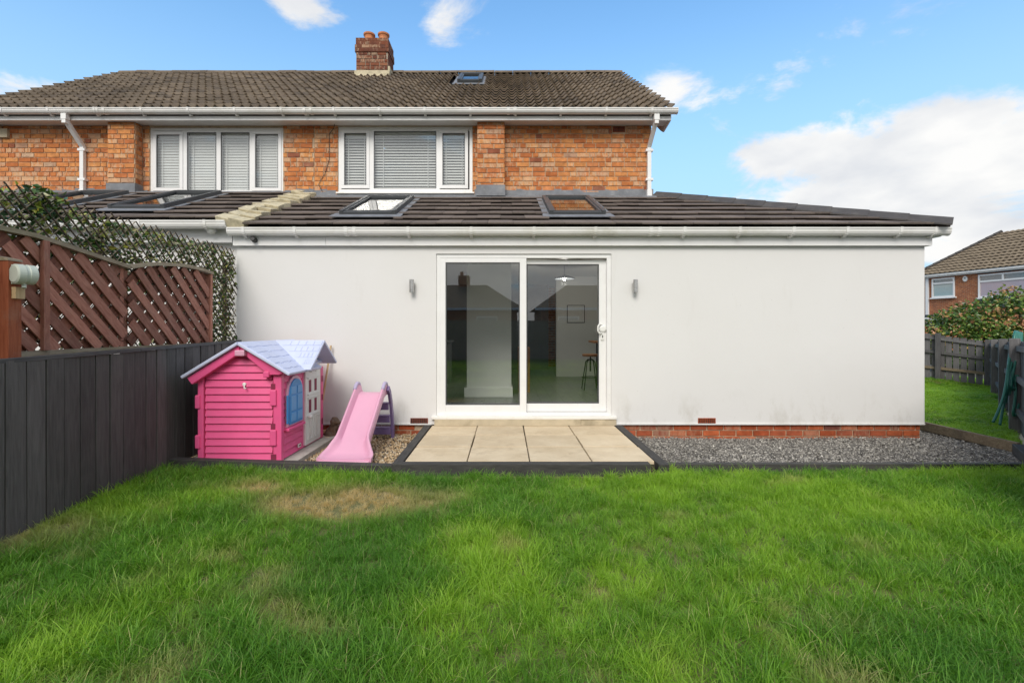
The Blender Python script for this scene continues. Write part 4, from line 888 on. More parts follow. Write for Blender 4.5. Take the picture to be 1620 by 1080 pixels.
# side window with open blue shutters
yw0, yw1, zw0, zw1 = 5.02, 5.35, .36, .83; ym = (yw0+yw1)/2; hw_ = (yw1-yw0)/2
def archpoly(g, zb, ze, cy=ym): return [(cy-hw_-g, zb), (cy+hw_+g, zb)] + [(cy+(hw_+g)*math.cos(math.pi*k/10), ze + (hw_+g)*math.sin(math.pi*k/10)) for k in range(11)]
MB().prism(archpoly(.03, zw0+.0, .70), hx1-.02, hx1+.022, 'x').build('window_surround', 'pink_pale', ph, bevel=.006)
WS = MB().prism(archpoly(-.005, zw0+.02, .70), hx1+.005, hx1+.034, 'x').build('window', 'blue_plastic', ph, bevel=.005)
for a0_, a1_ in ((ym-hw_+.03, ym-.018), (ym+.018, ym+hw_-.03)):
    for z_0, z_1 in ((zw0+.05, .50), (.525, .68), (.70, .78)): MB().box(hx1+.030, hx1+.040, a0_, a1_, z_0, z_1).build('window_panel', 'blue_pale', WS, bevel=.004)
MB().box(hx1-.01, hx1+.05, yw0-.05, yw1+.03, zw0-.035, zw0-.005).build('window_sill', 'pink_plastic', ph, bevel=.006)
for s_ in (-1,): MB().box(hx1+.02, hx1+.035, yw0-.052, yw0-.006, zw0+.04, .70).build('shutter', 'blue_plastic', WS, bevel=.005)
# door
yd0, yd1 = 5.45, 5.89; yc_ = (yd0+yd1)/2
dm = [(yd0, b0+.02), (yd1, b0+.02)] + [(yc_+(yd1-yc_)*math.cos(math.pi*k/10), .90 + .15*math.sin(math.pi*k/10)) for k in range(11)]
MB().prism([(5.40, b0), (5.93, b0), (5.93, .93), (yc_, 1.16), (5.40, .93)], hx1-.03, hx1-.004, 'x').build('door_surround', 'pink_plastic', ph)
PD = MB().prism(dm, hx1-.01, hx1+.02, 'x').build('door', 'white_plastic', ph, bevel=.006)
for z_0, z_1 in ((.66, .80), (.42, .57)):
    for a0_, a1_ in ((yd0+.09, yd0+.155), (yd0+.25, yd0+.315)):
        MB().box(hx1+.0195, hx1+.0225, a0_, a1_, z_0, z_1).build('door_slot', 'slot_dark', PD)
    MB().box(hx1+.018, hx1+.034, yd0+.05, yd1-.05, z_1+.015, z_1+.03).build('door_moulding', 'white_plastic', PD); MB().box(hx1+.018, hx1+.034, yd0+.05, yd1-.05, z_0-.035, z_0-.02).build('door_moulding', 'white_plastic', PD)
for a0_, a1_ in ((yd0+.05, yd0+.19), (yd0+.24, yd1-.05)):
    m = MB(); m.box(hx1+.018, hx1+.034, a0_, a1_, .11, .125).box(hx1+.018, hx1+.034, a0_, a1_, .355, .37).box(hx1+.018, hx1+.034, a0_, a0_+.015, .125, .355).box(hx1+.018, hx1+.034, a1_-.015, a1_, .125, .355).box(hx1+.018, hx1+.029, a0_+.04, a1_-.04, .14, .34); m.build('door_panel', 'white_plastic', PD)
m = MB()
m.tube([(hx1+.022, yc_+.1*math.cos(a), .89+.09*math.sin(a)) for a in [math.pi*k/10 for k in range(11)]], .008, 6); m.tube([(hx1+.022, yc_+dy, .89+dz_) for dy, dz_ in ((-.06, .0), (-.02, .04), (0, .01), (.02, .04), (.06, 0))], .007, 6); m.build('door_crest', 'white_plastic', PD)
MB().lathe([(.012, 0), (.014, .02), (.026, .03), (.026, .05), (.01, .06)], (hx1+.02, yd0+.045, .385), 12, Matrix.Rotation(R(90), 4, 'Y')).build('door_knob', 'white_plastic', PD)
MB().box(hx1+.012, hx1+.02, 5.26, 5.335, b0+.045, b0+.085).build('maker_badge', 'white_plastic', ph, bevel=.004); 
m = MB()
for i in range(4): m.box(hx1+.0195, hx1+.0215, 5.272+.014*i, 5.281+.014*i, b0+.058, b0+.072)
m.build('badge_lettering', 'slot_dark', ph)
for zc in (.25, .55, .78): MB().box(hx1+.012, hx1+.02, 5.94, 5.965, zc-.04, zc+.03).build('hinge', 'slot_dark', ph)

# ================================================================== SLIDE
sl = thing('slide', (-1.68, 5.4, GZ), 'pale pink toddler slide with purple ladder on buff gravel', 'slide')
xs_c = -1.675; ctrl = [(4.90, .045), (4.98, .045), (5.06, .060), (5.14, .115), (5.30, .225), (5.50, .365), (5.70, .505), (5.82, .585), (5.90, .605), (5.98, .605)]
def hwid(y_): 
    t_ = min(1, max(0, (5.20-y_)/.24)); return .150 + .095*t_*t_*(3-2*t_)
m = MB(); nr = []
def rim(y_, z_):
    h_ = hwid(y_); rt = .098 if y_ > 5.12 else .098*max(.25, (y_-4.88)/.24); rt = max(.022, rt)
    return [(-h_-.035, z_-.03), (-h_-.04, z_+rt*.75), (-h_-.025, z_+rt), (-h_-.008, z_+rt), (-h_+.006, z_+rt*.7), (-h_+.02, z_+.012), (-h_+.045, z_), (h_-.045, z_), (h_-.02, z_+.012), (h_-.006, z_+rt*.7), (h_+.008, z_+rt), (h_+.025, z_+rt), (h_+.04, z_+rt*.75), (h_+.035, z_-.03), (h_-.02, z_-.025), (-h_+.02, z_-.025)]
fine = []
for i in range(len(ctrl)-1):
    for k in range(3): t_ = k/3; fine.append((ctrl[i][0]*(1-t_)+ctrl[i+1][0]*t_, ctrl[i][1]*(1-t_)+ctrl[i+1][1]*t_))
fine.append(ctrl[-1]); nv_ = 16
vs_ = []; fs = []
for y_, z_ in fine: vs_ += [(xs_c + a, y_, zz_) for a, zz_ in rim(y_, z_)]
for i in range(len(fine)-1):
    for k in range(nv_): fs.append((i*nv_+k, i*nv_+(k+1)%nv_, (i+1)*nv_+(k+1)%nv_, (i+1)*nv_+k))
fs += [tuple(range(nv_)), tuple((len(fine)-1)*nv_+k for k in range(nv_-1, -1, -1))]
SC = m.add(vs_, fs).build('chute', 'pink_pale', sl, smooth=True)
md = SC.modifiers.new('edge', 'EDGE_SPLIT'); md.split_angle = R(50)
MB().box(xs_c-.27, xs_c+.27, 4.87, 4.93, .0, .04).build('foot_lip', 'pink_pale', sl, bevel=.014)
for s_ in (-1, 1):
    xx = xs_c + s_*.172
    MB().tube([(xx, 5.80, .655), (xx, 5.84, .70), (xx, 5.90, .725), (xx, 5.96, .715), (xx, 6.00, .67), (xx, 6.03, .60)], .022, 10).build('handle', 'mauve_plastic', sl, smooth=True)
    MB().prism([(5.86, .60), (5.82, .685), (5.90, .715), (5.98, .70), (6.02, .60)], xx-.012, xx+.012, 'x').build('side_cheek', 'pink_pale', sl, bevel=.006)
    xo = xs_c + s_*.205
    m = MB(); lg = [(5.92, .66), (5.99, .60), (6.06, .48), (6.12, .32), (6.16, .15), (6.18, GZ+.01)]
    for a, b in zip(lg[:-1], lg[1:]): m.bar((xo, a[0], a[1]), (xo, b[0], b[1]+(-.006)), .035, .07, (0, 1, .3))
    m.build('leg', 'purple_plastic', sl, bevel=.006)
for zc, yy in ((.44, 6.075), (.27, 6.13), (.11, 6.165)):
    MB().box(xs_c-.19, xs_c+.19, yy-.06, yy+.03, zc, zc+.022).box(xs_c-.19, xs_c+.19, yy-.06, yy-.045, zc-.07, zc).build('step', 'purple_plastic', sl, bevel=.006)

# ================================================================== STATUE, BROOM
def blobs(name, parts, mat, parent, voxel):
    bm = bmesh.new()
    for c, r_, rot in parts:
        M = Matrix.Translation(c) @ Euler(rot).to_matrix().to_4x4() @ Matrix.Diagonal((r_[0], r_[1], r_[2], 1)); bmesh.ops.create_icosphere(bm, subdivisions=2, radius=1, matrix=M)
    me = bpy.data.meshes.new(name); bm.to_mesh(me); bm.free(); me.materials.append(MATS[mat]); o = obj_from(name, me, parent)
    md = o.modifiers.new('skin', 'REMESH'); md.mode = 'VOXEL'; md.voxel_size = voxel; md.use_smooth_shade = True
    sm = o.modifiers.new('soft', 'SMOOTH'); sm.factor = .5; sm.iterations = 2
    return o
dgx, dgy, dgz = px(526, 690, 6.1).x, 6.12, GZ+.012
o = blobs('dog_statue', [(Vector(c), r_, q) for c, r_, q in [
    ((-.03, .02, .10), (.075, .09, .075), (0, 0, 0)), ((.005, -.015, .15), (.058, .062, .095), (0, .25, 0)), ((.04, -.02, .165), (.04, .045, .05), (0, 0, 0)),
    ((.035, -.03, .245), (.056, .055, .052), (0, 0, 0)), ((.085, -.045, .232), (.040, .030, .026), (0, .15, .0)), ((.112, -.05, .236), (.014, .014, .012), (0, 0, 0)),
    ((.015, -.075, .232), (.026, .013, .05), (0, -.25, 0)), ((.015, .020, .232), (.026, .013, .05), (0, -.25, 0)), ((.035, -.03, .285), (.04, .04, .02), (0, .2, 0)),
    ((.045, -.055, .08), (.024, .024, .085), (0, -.06, 0)), ((.045, .02, .08), (.024, .024, .085), (0, -.06, 0)), ((.062, -.058, .012), (.034, .025, .016), (0, 0, 0)), ((.062, .022, .012), (.034, .025, .016), (0, 0, 0)),
    ((-.03, -.07, .065), (.062, .03, .06), (0, 0, 0)), ((.0, -.082, .016), (.055, .025, .018), (0, 0, 0)), ((-.03, .09, .065), (.062, .03, .06), (0, 0, 0)), ((-.12, .03, .05), (.045, .018, .018), (0, -.5, .3))]], 'statue_brown', None, .0085)
o.location = (dgx, dgy, dgz); OFF[o.name] = Vector((dgx, dgy, dgz)); tag(o, 'brown sitting dog statue with drooping ears between playhouse and slide', 'statue')
sx_, sy_ = px(517, 690, 5.95).x, 5.98
o = blobs('garden_stone', [(Vector((0, 0, .035)), (.06, .05, .045), (.1, .2, 0)), (Vector((.03, -.02, .02)), (.045, .04, .03), (0, 0, .4))], 'stone_sill', None, .01); o.location = (sx_, sy_, GZ+.01); OFF[o.name] = Vector((sx_, sy_, GZ)); tag(o, 'rounded tan stone on gravel at the playhouse back corner', 'stone')
bp0, bp1 = Vector((px(513, 640, 6.24).x-.05, 6.16, GZ+.02)), px(523.5, 547, 6.30)
br = thing('broom', tuple(bp0), 'wooden broom leaning on white wall behind the playhouse', 'broom')
MB().tube([bp0 + Vector((0,0,.1)), bp1], .013, 10).tube([bp1, bp1+(bp1-bp0).normalized()*.006], .011, 10).build('handle', 'wood_pale', br)
MB().box(bp0.x-.14, bp0.x+.14, bp0.y-.03, bp0.y+.03, bp0.z+.07, bp0.z+.11).build('head', 'wood_pale', br, bevel=.006); m = MB(); rr = random.Random(2)
for i in range(60): xx = bp0.x-.13+.26*i/59; yy = bp0.y+rr.uniform(-.025, .025); m.bar((xx, yy, bp0.z+.075), (xx+rr.uniform(-.02, .02), yy+rr.uniform(-.02, .02), bp0.z), .006, .006)
o = m.build('bristles', 'bark', br); o['kind'] = 'stuff'

# ================================================================== LEFT FENCES
f0, f1 = Vector((-3.28+.155, 1.1)), Vector((-3.5, 6.0)); 
def fxl(y_): return -3.28 + (y_-3.08)*(-.22)/(5.98-3.08) if y_ > 3.08 else -3.28 + (3.08-y_)*.03
fen = thing('board_fence', (-3.4, 4, 0), 'dark charcoal close-boarded fence along left side of lawn', 'fence')
y_ = 6.25; rr = random.Random(5)
while y_ > .2:
    ya = y_-.15; xc = fxl((y_+ya)/2); ang = math.atan2(fxl(y_)-fxl(ya), .15); zt = 1.4 - (.2135 - .0165*((y_+ya)/2-3.08)) - .018
    me = MB().box(-.011, .011, -.0705, .0705, 0, zt+.0).mesh('board', 'fence_charcoal', bevel=.0025)
    place('board', me, fen, (xc + rr.uniform(-.003, .003), (y_+ya)/2, .03 + rr.uniform(-.012, .012) - .02), (0, rr.uniform(-.004, .004), -ang + rr.uniform(-.012, .012))); y_ = ya
for ya, yb in ((.2, 2.2), (2.2, 4.35), (4.35, 6.27)):
    za = 1.4 - (.2135 - .0165*(ya-3.08)); zb = 1.4 - (.2135 - .0165*(yb-3.08)); MB().bar((fxl(ya)-.004, ya, za), (fxl(yb)-.004, yb-.004, zb), .07, .03).build('cap_rail', 'fence_cap', fen, bevel=.003)
MB().bar((fxl(.2)-.04, .2, .35), (fxl(6.2)-.04, 6.2, .35), .04, .08).build('rail', 'fence_charcoal', fen); MB().bar((fxl(.2)-.04, .2, 1.0), (fxl(6.2)-.04, 6.2, 1.0), .04, .08).build('rail', 'fence_charcoal', fen)
# red lattice panels beyond it
LXP = -3.56
tc_ = [(2.3, 2.03), (2.7, 2.075), (3.2, 2.095), (3.56, 2.088), (3.85, 2.05), (4.13, 2.01), (4.45, 1.967), (4.62, 2.01), (4.83, 2.05), (5.22, 2.085), (5.5, 2.08), (5.70, 2.055)]
def topz(y_): return float(np.interp(y_, [a for a, b in tc_], [b for a, b in tc_]))
ZB = 1.235
def lattice(y0, y1, label, seed, batten=None):
    P = thing('lattice_panel', (LXP, (y0+y1)/2, 1.2), label, 'lattice', 'red lattice panels behind the charcoal fence')
    ys_ = np.linspace(y0, y1, 15); m = MB()
    loop = [(a, topz(a)-.005) for a in ys_] + [(a, topz(a)+.028) for a in ys_[::-1]]
    vs_ = []; n = len(ys_)
    for x_ in (LXP-.035, LXP+.045):
        for a in ys_: vs_.append((x_, a, topz(a)-.005))
        for a in ys_: vs_.append((x_, a, topz(a)+.028))
    fs = []
    for i in range(n-1): fs += [(i, i+1, n+i+1, n+i), (2*n+i+1, 2*n+i, 3*n+i, 3*n+i+1), (n+i, n+i+1, 3*n+i+1, 3*n+i), (i+1, i, 2*n+i, 2*n+i+1)]
    fs += [(0, n, 3*n, 2*n), (n-1, 3*n-1, 4*n-1, 2*n-1)]
    m.add(vs_, fs).build('top_rail', 'cap_weathered', P)
    MB().box(LXP-.03, LXP+.03, y0, y1, ZB-.05, ZB).build('bottom_rail', 'cap_weathered', P)
    for a in (y0+.02, y1-.022): MB().box(LXP-.045, LXP+(.032 if a > 5.5 or a < 3 else -.022), a-.02, a+.02, ZB, topz(a)-.005).build('stile', 'lattice_red', P)
    if batten: MB().box(LXP+.018, LXP+.05, batten-.025, batten+.025, ZB, topz(batten)-.005).build('batten', 'lattice_red', P, bevel=.004)
    rr = random.Random(seed)
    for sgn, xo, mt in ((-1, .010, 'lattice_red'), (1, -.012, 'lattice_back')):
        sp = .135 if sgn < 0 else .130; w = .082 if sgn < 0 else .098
        k = -30
        while k < 40:
            cst = k*sp*1.4142 + y0; k += 1
            # line y = cst + t, z = ZB + sgn*-? ; slope 45 degrees
            ts = np.linspace(0, 3.2, 320); 
            if sgn > 0: yy = cst + ts; zz_ = ZB + ts
            else: yy = cst + ts; zz_ = ZB + 3.2*0 + (1.6 - ts)
            ok = (yy > y0+.03) & (yy < y1-.03) & (zz_ > ZB+.0) & (zz_ < np.array([topz(q) for q in yy])-.01)
            if ok.sum() < 8: continue
            i0, i1 = np.argmax(ok), len(ok)-1-np.argmax(ok[::-1]); x_ = LXP + xo + rr.uniform(-.002, .002)
            ww = w*rr.uniform(.9, 1.1); L_ = math.hypot(yy[i1]-yy[i0], zz_[i1]-zz_[i0]); mid = (x_, (yy[i0]+yy[i1])/2, (zz_[i0]+zz_[i1])/2)
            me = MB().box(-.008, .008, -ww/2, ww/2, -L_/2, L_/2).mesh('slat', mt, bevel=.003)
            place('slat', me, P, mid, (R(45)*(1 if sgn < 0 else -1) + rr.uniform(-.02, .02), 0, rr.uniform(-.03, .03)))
    return P
lattice(2.35, 4.448, 'nearer red wooden lattice panel, behind the post with the reel', 1, 3.63)
lattice(4.452, 5.71, 'farther red wooden lattice panel with arched top by the house', 2)
# red post with washing line reel
po = thing('red_post', (-3.465, 3.305, 0), 'red-stained square timber post in front of the lattice panel', 'post')
MB().box(-3.51, -3.42, 3.26, 3.35, 0, 1.87).build('shaft', 'post_red', po, bevel=.004); MB().prism([(-3.515, 1.87), (-3.415, 1.87), (-3.42, 1.885), (-3.51, 1.905)], 3.255, 3.355, 'y').build('top_cap', 'cap_weathered', po)
re = thing('clothes_line_reel', (-3.40, 3.30, 1.78), 'pale grey round clothes line reel fixed to the red post', 'reel')
Mr = Matrix.Rotation(R(90), 4, 'Y') @ Matrix.Rotation(0, 4, 'Z'); Mr = Matrix.Rotation(R(70), 4, 'Z') @ Mr
ctr = Vector((-3.358, 3.305, 1.778))
MB().lathe([(.056, -.058), (.068, -.05), (.070, -.012), (.066, -.007), (.066, .007), (.070, .012), (.068, .05), (.056, .058), (.02, .06)], ctr, 26, Mr).build('casing', 'reel_grey', re)
MB().box(-3.419, -3.411, 3.275, 3.335, 1.71, 1.845).build('bracket', 'reel_grey', re, bevel=.004); MB().tube([ctr + Vector((.0, .0, -.06)), ctr + Vector((.01, -.01, -.095))], .013, 8).build('line_outlet', 'reel_grey', re)
MB().box(-3.419, -3.39, 3.28, 3.345, 1.61, 1.69).build('wood_block', 'wood_pale', re)
# willow trellis with leaves
TX = -3.64; TY0, TY1, TZ0, TZ1 = 2.2, 6.29, .62, 2.44
tr = thing('trellis_screen', (TX, 4.3, .6), 'willow trellis screen full of variegated leaves behind red lattice', 'trellis')
rr = random.Random(9)
for sgn, sp in ((-1, .074), (1, .074)):
    k = -40
    while k < 80:
        cst = TY0 + k*sp*1.25; k += 1
        def lim(t_): return cst + t_*.9
        z_at = lambda yy: (TZ0 + (yy-cst)/1.02) if sgn > 0 else (TZ1 - (yy-cst)/1.02)
        ya, yb = cst, cst + (TZ1-TZ0)*1.02
        ya2, yb2 = max(ya, TY0), min(yb, TY1 + rr.uniform(-.02, .04))
        if yb2 - ya2 < .06: continue
        ex = rr.uniform(.0, .03)
        p, q = Vector((TX + (.05 if sgn < 0 else .041), ya2, z_at(ya2))), Vector((TX + (.05 if sgn < 0 else .041) + rr.uniform(-.01, .01), yb2, z_at(yb2)))
        if sgn < 0: p = p + (p-q).normalized()*ex
        MB().tube([p, q], (.0062 if sgn < 0 else .0045)*rr.uniform(.85, 1.2), 5).build('stick', 'willow' if sgn < 0 else 'willow_pale', tr)
def leaf_mesh(mat, s_=1.0):
    m = MB(); m.add([(0, 0, 0), (.016*s_, .020*s_, .006*s_), (.013*s_, .042*s_, .003*s_), (0, .062*s_, -.004*s_), (-.013*s_, .042*s_, .003*s_), (-.016*s_, .020*s_, .006*s_), (0, .03*s_, -.002*s_)], [(0, 1, 6), (1, 2, 6), (2, 3, 6), (3, 4, 6), (4, 5, 6), (5, 0, 6)]); return m.mesh('leaf', mat, fix=False)
LM = leaf_mesh('ivy_leaf')
def leaf_spot():
    while True:
        y_ = rr.uniform(TY0, TY1+.03); z_ = rr.uniform(1.2, TZ1-.03)
        if y_ < 5.6 and z_ < 1.85 and rr.random() < .7: continue
        return y_, z_
for i in range(300):
    y_, z_ = leaf_spot(); y_ = 2.9 + (y_-TY0)*.72
    place('leaf', LM, tr, (TX + rr.uniform(.0, .04), y_, min(z_, 2.40)), (rr.uniform(-1.2, 1.2), rr.uniform(.3, 1.7), rr.uniform(-1.5, 1.5)), (rr.uniform(.55, .95),)*3)
def leaf_cloud(name, pts, mat, parent, size, normals=None, tints=None, seed=1):
    n = len(pts); g = np.random.RandomState(seed); base = np.array([(0, 0, 0), (.5, .45, .1), (0, 1, -.08), (-.5, .45, .1)], dtype=np.float64)
    V = np.zeros((n, 4, 3)); A = g.rand(n, 3)*2*np.pi; sz = size*(.65+.7*g.rand(n))
    ca, sa = np.cos(A), np.sin(A)
    b = np.repeat(base[None], n, 0)*sz[:, None, None]; b[:, :, 0] *= .62
    for ax_ in range(3):
        i, j = [(1, 2), (0, 2), (0, 1)][ax_]; bi = b[:, :, i]*ca[:, ax_, None] - b[:, :, j]*sa[:, ax_, None]; bj = b[:, :, i]*sa[:, ax_, None] + b[:, :, j]*ca[:, ax_, None]; b[:, :, i], b[:, :, j] = bi, bj
    V = b + np.asarray(pts)[:, None, :]
    off = np.array(OFF[parent.name]); V -= off
    me = bpy.data.meshes.new(name); me.from_pydata(V.reshape(-1, 3).tolist(), [], np.arange(4*n).reshape(-1, 4)[:, [0, 1, 2, 3]].tolist())
    me.materials.append(MATS[mat]); at = me.attributes.new('tint', 'FLOAT', 'POINT'); at.data.foreach_set('value', np.repeat(np.asarray(tints if tints is not None else g.rand(n), dtype=np.float32), 4)); o = obj_from(name, me, parent); return o
pts = []
for i in range(4600): y_, z_ = leaf_spot(); pts.append((TX + rr.uniform(-.06, .03), y_, z_))
for i in range(260): pts.append((TX+rr.uniform(-.02, .05), rr.gauss(3.72, .10), min(2.5, rr.gauss(2.36, .07))))
o = leaf_cloud('leaf_mass', pts, 'ivy_leaf_mass', tr, .056, seed=3); o['kind'] = 'stuff'
for py_ in (2.25, 4.3, 6.2): MB().box(TX-.055, TX-.02, py_-.02, py_+.02, 0, 2.3).build('post', 'willow', tr)

# ================================================================== RIGHT SIDE: fences, hose, shrub, far house
def pale_fence(nm, label, A, Bp, za, zb, ta, tb, posts, n, side_, gap, mat='fence_grey', rails=(.28, .62, .92)):
    P = thing(nm, ((A[0]+Bp[0])/2, (A[1]+Bp[1])/2, (za+zb)/2), label, 'fence', 'grey timber fences round the side lawn'); a = Vector((A[0], A[1], 0)); b = Vector((Bp[0], Bp[1], 0)); d = b-a; L_ = d.length; d.normalize(); nrm = Vector((-d.y, d.x, 0))*side_; ang = math.atan2(d.y, d.x); rr = random.Random(n); w = L_/n
    for i in range(n):
        f_ = (i+.5)/n; c = a + d*L_*f_; z0_ = za+(zb-za)*f_+.02; z1_ = ta+(tb-ta)*f_ + rr.uniform(-.012, .012)
        me = MB().box(-w/2+gap/2, w/2-gap/2, -.009, .009, 0, z1_-z0_).mesh('board', mat, bevel=.003); place('board', me, P, (c.x, c.y, z0_), (rr.uniform(-.01, .01), rr.uniform(-.006, .006), ang + rr.uniform(-.02, .02)))
    for k, rl in enumerate(rails):
        p = a + nrm*.032; q = b + nrm*.032; MB().bar((p.x, p.y, za+(ta-za)*rl), (q.x, q.y, zb+(tb-zb)*rl), .04, .07).build('rail', 'edging' if k == 0 and n == 18 else mat, P)
    for f_ in posts:
        c = a + d*L_*f_ + nrm*.06; zz_ = za+(zb-za)*f_; tt = ta+(tb-ta)*f_; me = MB().box(-.055, .055, -.055, .055, 0, tt-zz_+.07).mesh('post', mat, bevel=.008); place('post', me, P, (c.x, c.y, zz_-.02), (0, 0, ang))
    return P
lp_, cp_ = Vector((11.87, 13.0)), Vector((12.5, 12.2))
ex_ = lp_ + (lp_-cp_)*1.6
pale_fence('paling_fence', 'grey paling fence with open gaps across the far side lawn', (cp_.x, cp_.y), (ex_.x, ex_.y), -.08, .06, 1.06, 1.50, (0.02, .385, .8), 18, 1, .022)
sP = FA - FD*4.4; NO = Vector((FD.y, -FD.x))*.06; sP = sP + NO
pale_fence('paling_fence', 'dark grey slanting fence at the right edge, carrying green hose', (sP.x, sP.y), (cp_.x+.02, cp_.y), 0.0, -.08, 1.30, 1.07, (0.0, .10, .355, .55, .78), 78, 1, .012, rails=(.25, .6, .93))
pale_fence('paling_fence', 'grey boarded fence along the near right boundary of the lawn', (4.0, -8.0), (sP.x, sP.y), 0.0, 0.0, 1.30, 1.30, (0.02, .2, .4, .6, .8), 76, 1, .012, rails=(.25, .6, .93))
# hose
ho = thing('garden_hose', (6.9, 6.6, 0), 'coiled green garden hose hanging over the right fence post', 'hose')
c0 = px(1606, 545, 6.62)
for k, (bx_, by_, wob) in enumerate([(1571, 668, .02), (1582, 672, -.02), (1586, 632, .03), (1592, 618, .0), (1603, 652, .02), (1600, 610, -.01)]):
    st_ = Vector((7.10+.03*k, 6.60+.012*k, 1.30)); e_ = px(bx_, by_, 6.4 - .06*(k < 2)); 
    if k < 2: e_.z = max(e_.z, .02)
    ptsH = [st_ + Vector((.06, .05, -.25)), st_ + Vector((.02, .02, .045)), st_ + Vector((-.08, -.06, .02 - .02*k))]
    for i in range(1, 11):
        t_ = i/10; p = (st_ + Vector((-.10, -.08, -.04))).lerp(e_, t_); p += Vector((-.05*math.sin(math.pi*t_)*(.4 if k > 1 else -.7), wob*math.sin(math.pi*t_*2), 0)); ptsH.append(p)
    if 2 <= k: ptsH += [e_ + Vector((.03, .02, -.05)), e_ + Vector((.09, .04, -.03)), e_ + Vector((.12, .04, .12)), Vector((7.08+.03*k, 6.52, 1.0))]
    sm_ = []
    for i in range(len(ptsH)-1):
        p0_, p1_, p2_, p3_ = ptsH[max(0, i-1)], ptsH[i], ptsH[i+1], ptsH[min(len(ptsH)-1, i+2)]
        for q in range(4):
            t_ = q/4; sm_.append(.5*((2*p1_) + (-p0_+p2_)*t_ + (2*p0_-5*p1_+4*p2_-p3_)*t_*t_ + (-p0_+3*p1_-3*p2_+p3_)*t_**3))
    sm_.append(ptsH[-1]); MB().tube(sm_, .0155, 7).build('loop', 'hose_green', ho, smooth=True)
MB().lathe([(.016, 0), (.018, .05), (.013, .06)], (7.02, 6.5, 1.12), 10).build('connector', 'white_plastic', ho)
# photinia shrub
sb = thing('photinia_shrub', (19.0, 17.5, -.1), 'rounded green shrub with red young leaves behind the paling fence', 'shrub'); g = np.random.RandomState(5)
pts = []; tin = []; lobes = [((17.2, 17.6, 1.05), (1.6, 1.1, 1.2)), ((18.8, 17.4, 1.40), (1.7, 1.2, 1.4)), ((20.6, 17.4, 1.75), (1.8, 1.3, 1.35)), ((22.2, 17.6, 1.9), (1.9, 1.3, 1.35)), ((16.5, 17.5, .75), (.9, .8, .85)), ((19.8, 16.6, 1.0), (2.0, .8, 1.1)), ((17.9, 16.8, .8), (1.4, .7, .9))]
for (c, r_) in lobes:
    n = 6500; v = g.randn(n, 3); v /= np.linalg.norm(v, axis=1)[:, None]; rad = .66 + .38*g.rand(n)**.5 ; bmp = 1 + .12*np.sin(v[:, 0]*7+c[0])*np.sin(v[:, 2]*6+c[1]); P_ = np.array(c) + v*np.array(r_)*(rad*bmp)[:, None]
    red = (rad > .93)*(v[:, 2] > -.15)*(g.rand(n) < .45*(.5+.5*np.sin(P_[:, 0]*2.3+P_[:, 2]*3.1)) + .14); tin += list(np.where(red, .7+.3*g.rand(n), .62*g.rand(n))); pts += P_.tolist()
leaf_cloud('crown', pts, 'photinia', sb, .125, tints=tin, seed=8)
m = MB()
for (c, r_) in lobes: m.tube([(19.0+g.randn()*.15, 17.5+g.randn()*.1, -.12), (19.0+(c[0]-19.0)*.5, 17.5, c[2]*.4), (c[0], c[1], c[2]*.9), (c[0]+.2, c[1], c[2]+r_[2]*.6)], [.07, .05, .035, .012], 7)
m.build('stems', 'bark', sb)
# far house, its front facing left
fh = thing('brick_house', (34, 31, 0), 'distant brown brick house with tiled hip roof and pink-blind bay window', 'house')
Q0 = Vector((30.0, 34.2)); Q1 = Vector((31.9, 26.0)); qd = (Q1-Q0).normalized(); qn = Vector((qd.y, -qd.x)); qn = qn if qn.x < 0 else -qn; QL = 8.4
def FP(s_, out, z): p = Q0 + qd*s_ + qn*out; return Vector((p.x, p.y, z))
def fbox(name, mat, s0, s1, o0, o1, z0, z1, parent=fh, **k):
    vs_ = [FP(s0, o0, z0), FP(s1, o0, z0), FP(s1, o1, z0), FP(s0, o1, z0), FP(s0, o0, z1), FP(s1, o0, z1), FP(s1, o1, z1), FP(s0, o1, z1)]
    return MB().add(vs_, [(3,2,1,0),(4,5,6,7),(0,1,5,4),(1,2,6,5),(2,3,7,6),(3,0,4,7)]).build(name, mat, parent, **k)
def s_of(xp):                        # station on the facade under a picture column
    k = (xp-800)/750; lo, hi = -1.0, 9.0
    for _ in range(40):
        md_ = (lo+hi)/2; p = Q0 + qd*md_
        if p.x/p.y < k: lo = md_
        else: hi = md_
    return (lo+hi)/2
def z_of(xp, yp): s_ = s_of(xp); p = Q0 + qd*s_; return EYE + (520-yp)*p.y/750
fbox('wall', 'brick_far', 0, QL, -6.5, 0, -.12, 5.12)
fbox('fascia', 'upvc', -.3, QL+.3, .2, .24, 5.0, 5.18); fbox('gutter', 'upvc_gutter', -.32, QL+.3, .24, .36, 5.08, 5.2); fbox('soffit', 'soffit', -.3, QL+.3, 0, .2, 5.0, 5.02)
rz, rh = 5.2, 2.75; e0, e1, ob, of = -.35, QL+.35, -6.85, .36; mid_ = (ob+of)/2; hip = 3.1
Hroof = MB(); C_ = [FP(e0, of, rz), FP(e1, of, rz), FP(e1, ob, rz), FP(e0, ob, rz), FP(e0+hip, mid_, rz+rh), FP(e1, mid_, rz+rh)]
Hroof.add(C_, [(0, 1, 5, 4), (2, 3, 4, 5), (3, 0, 4), (1, 2, 5), (3, 2, 1, 0)]); HR = Hroof.build('roof', 'roof_deck', fh)
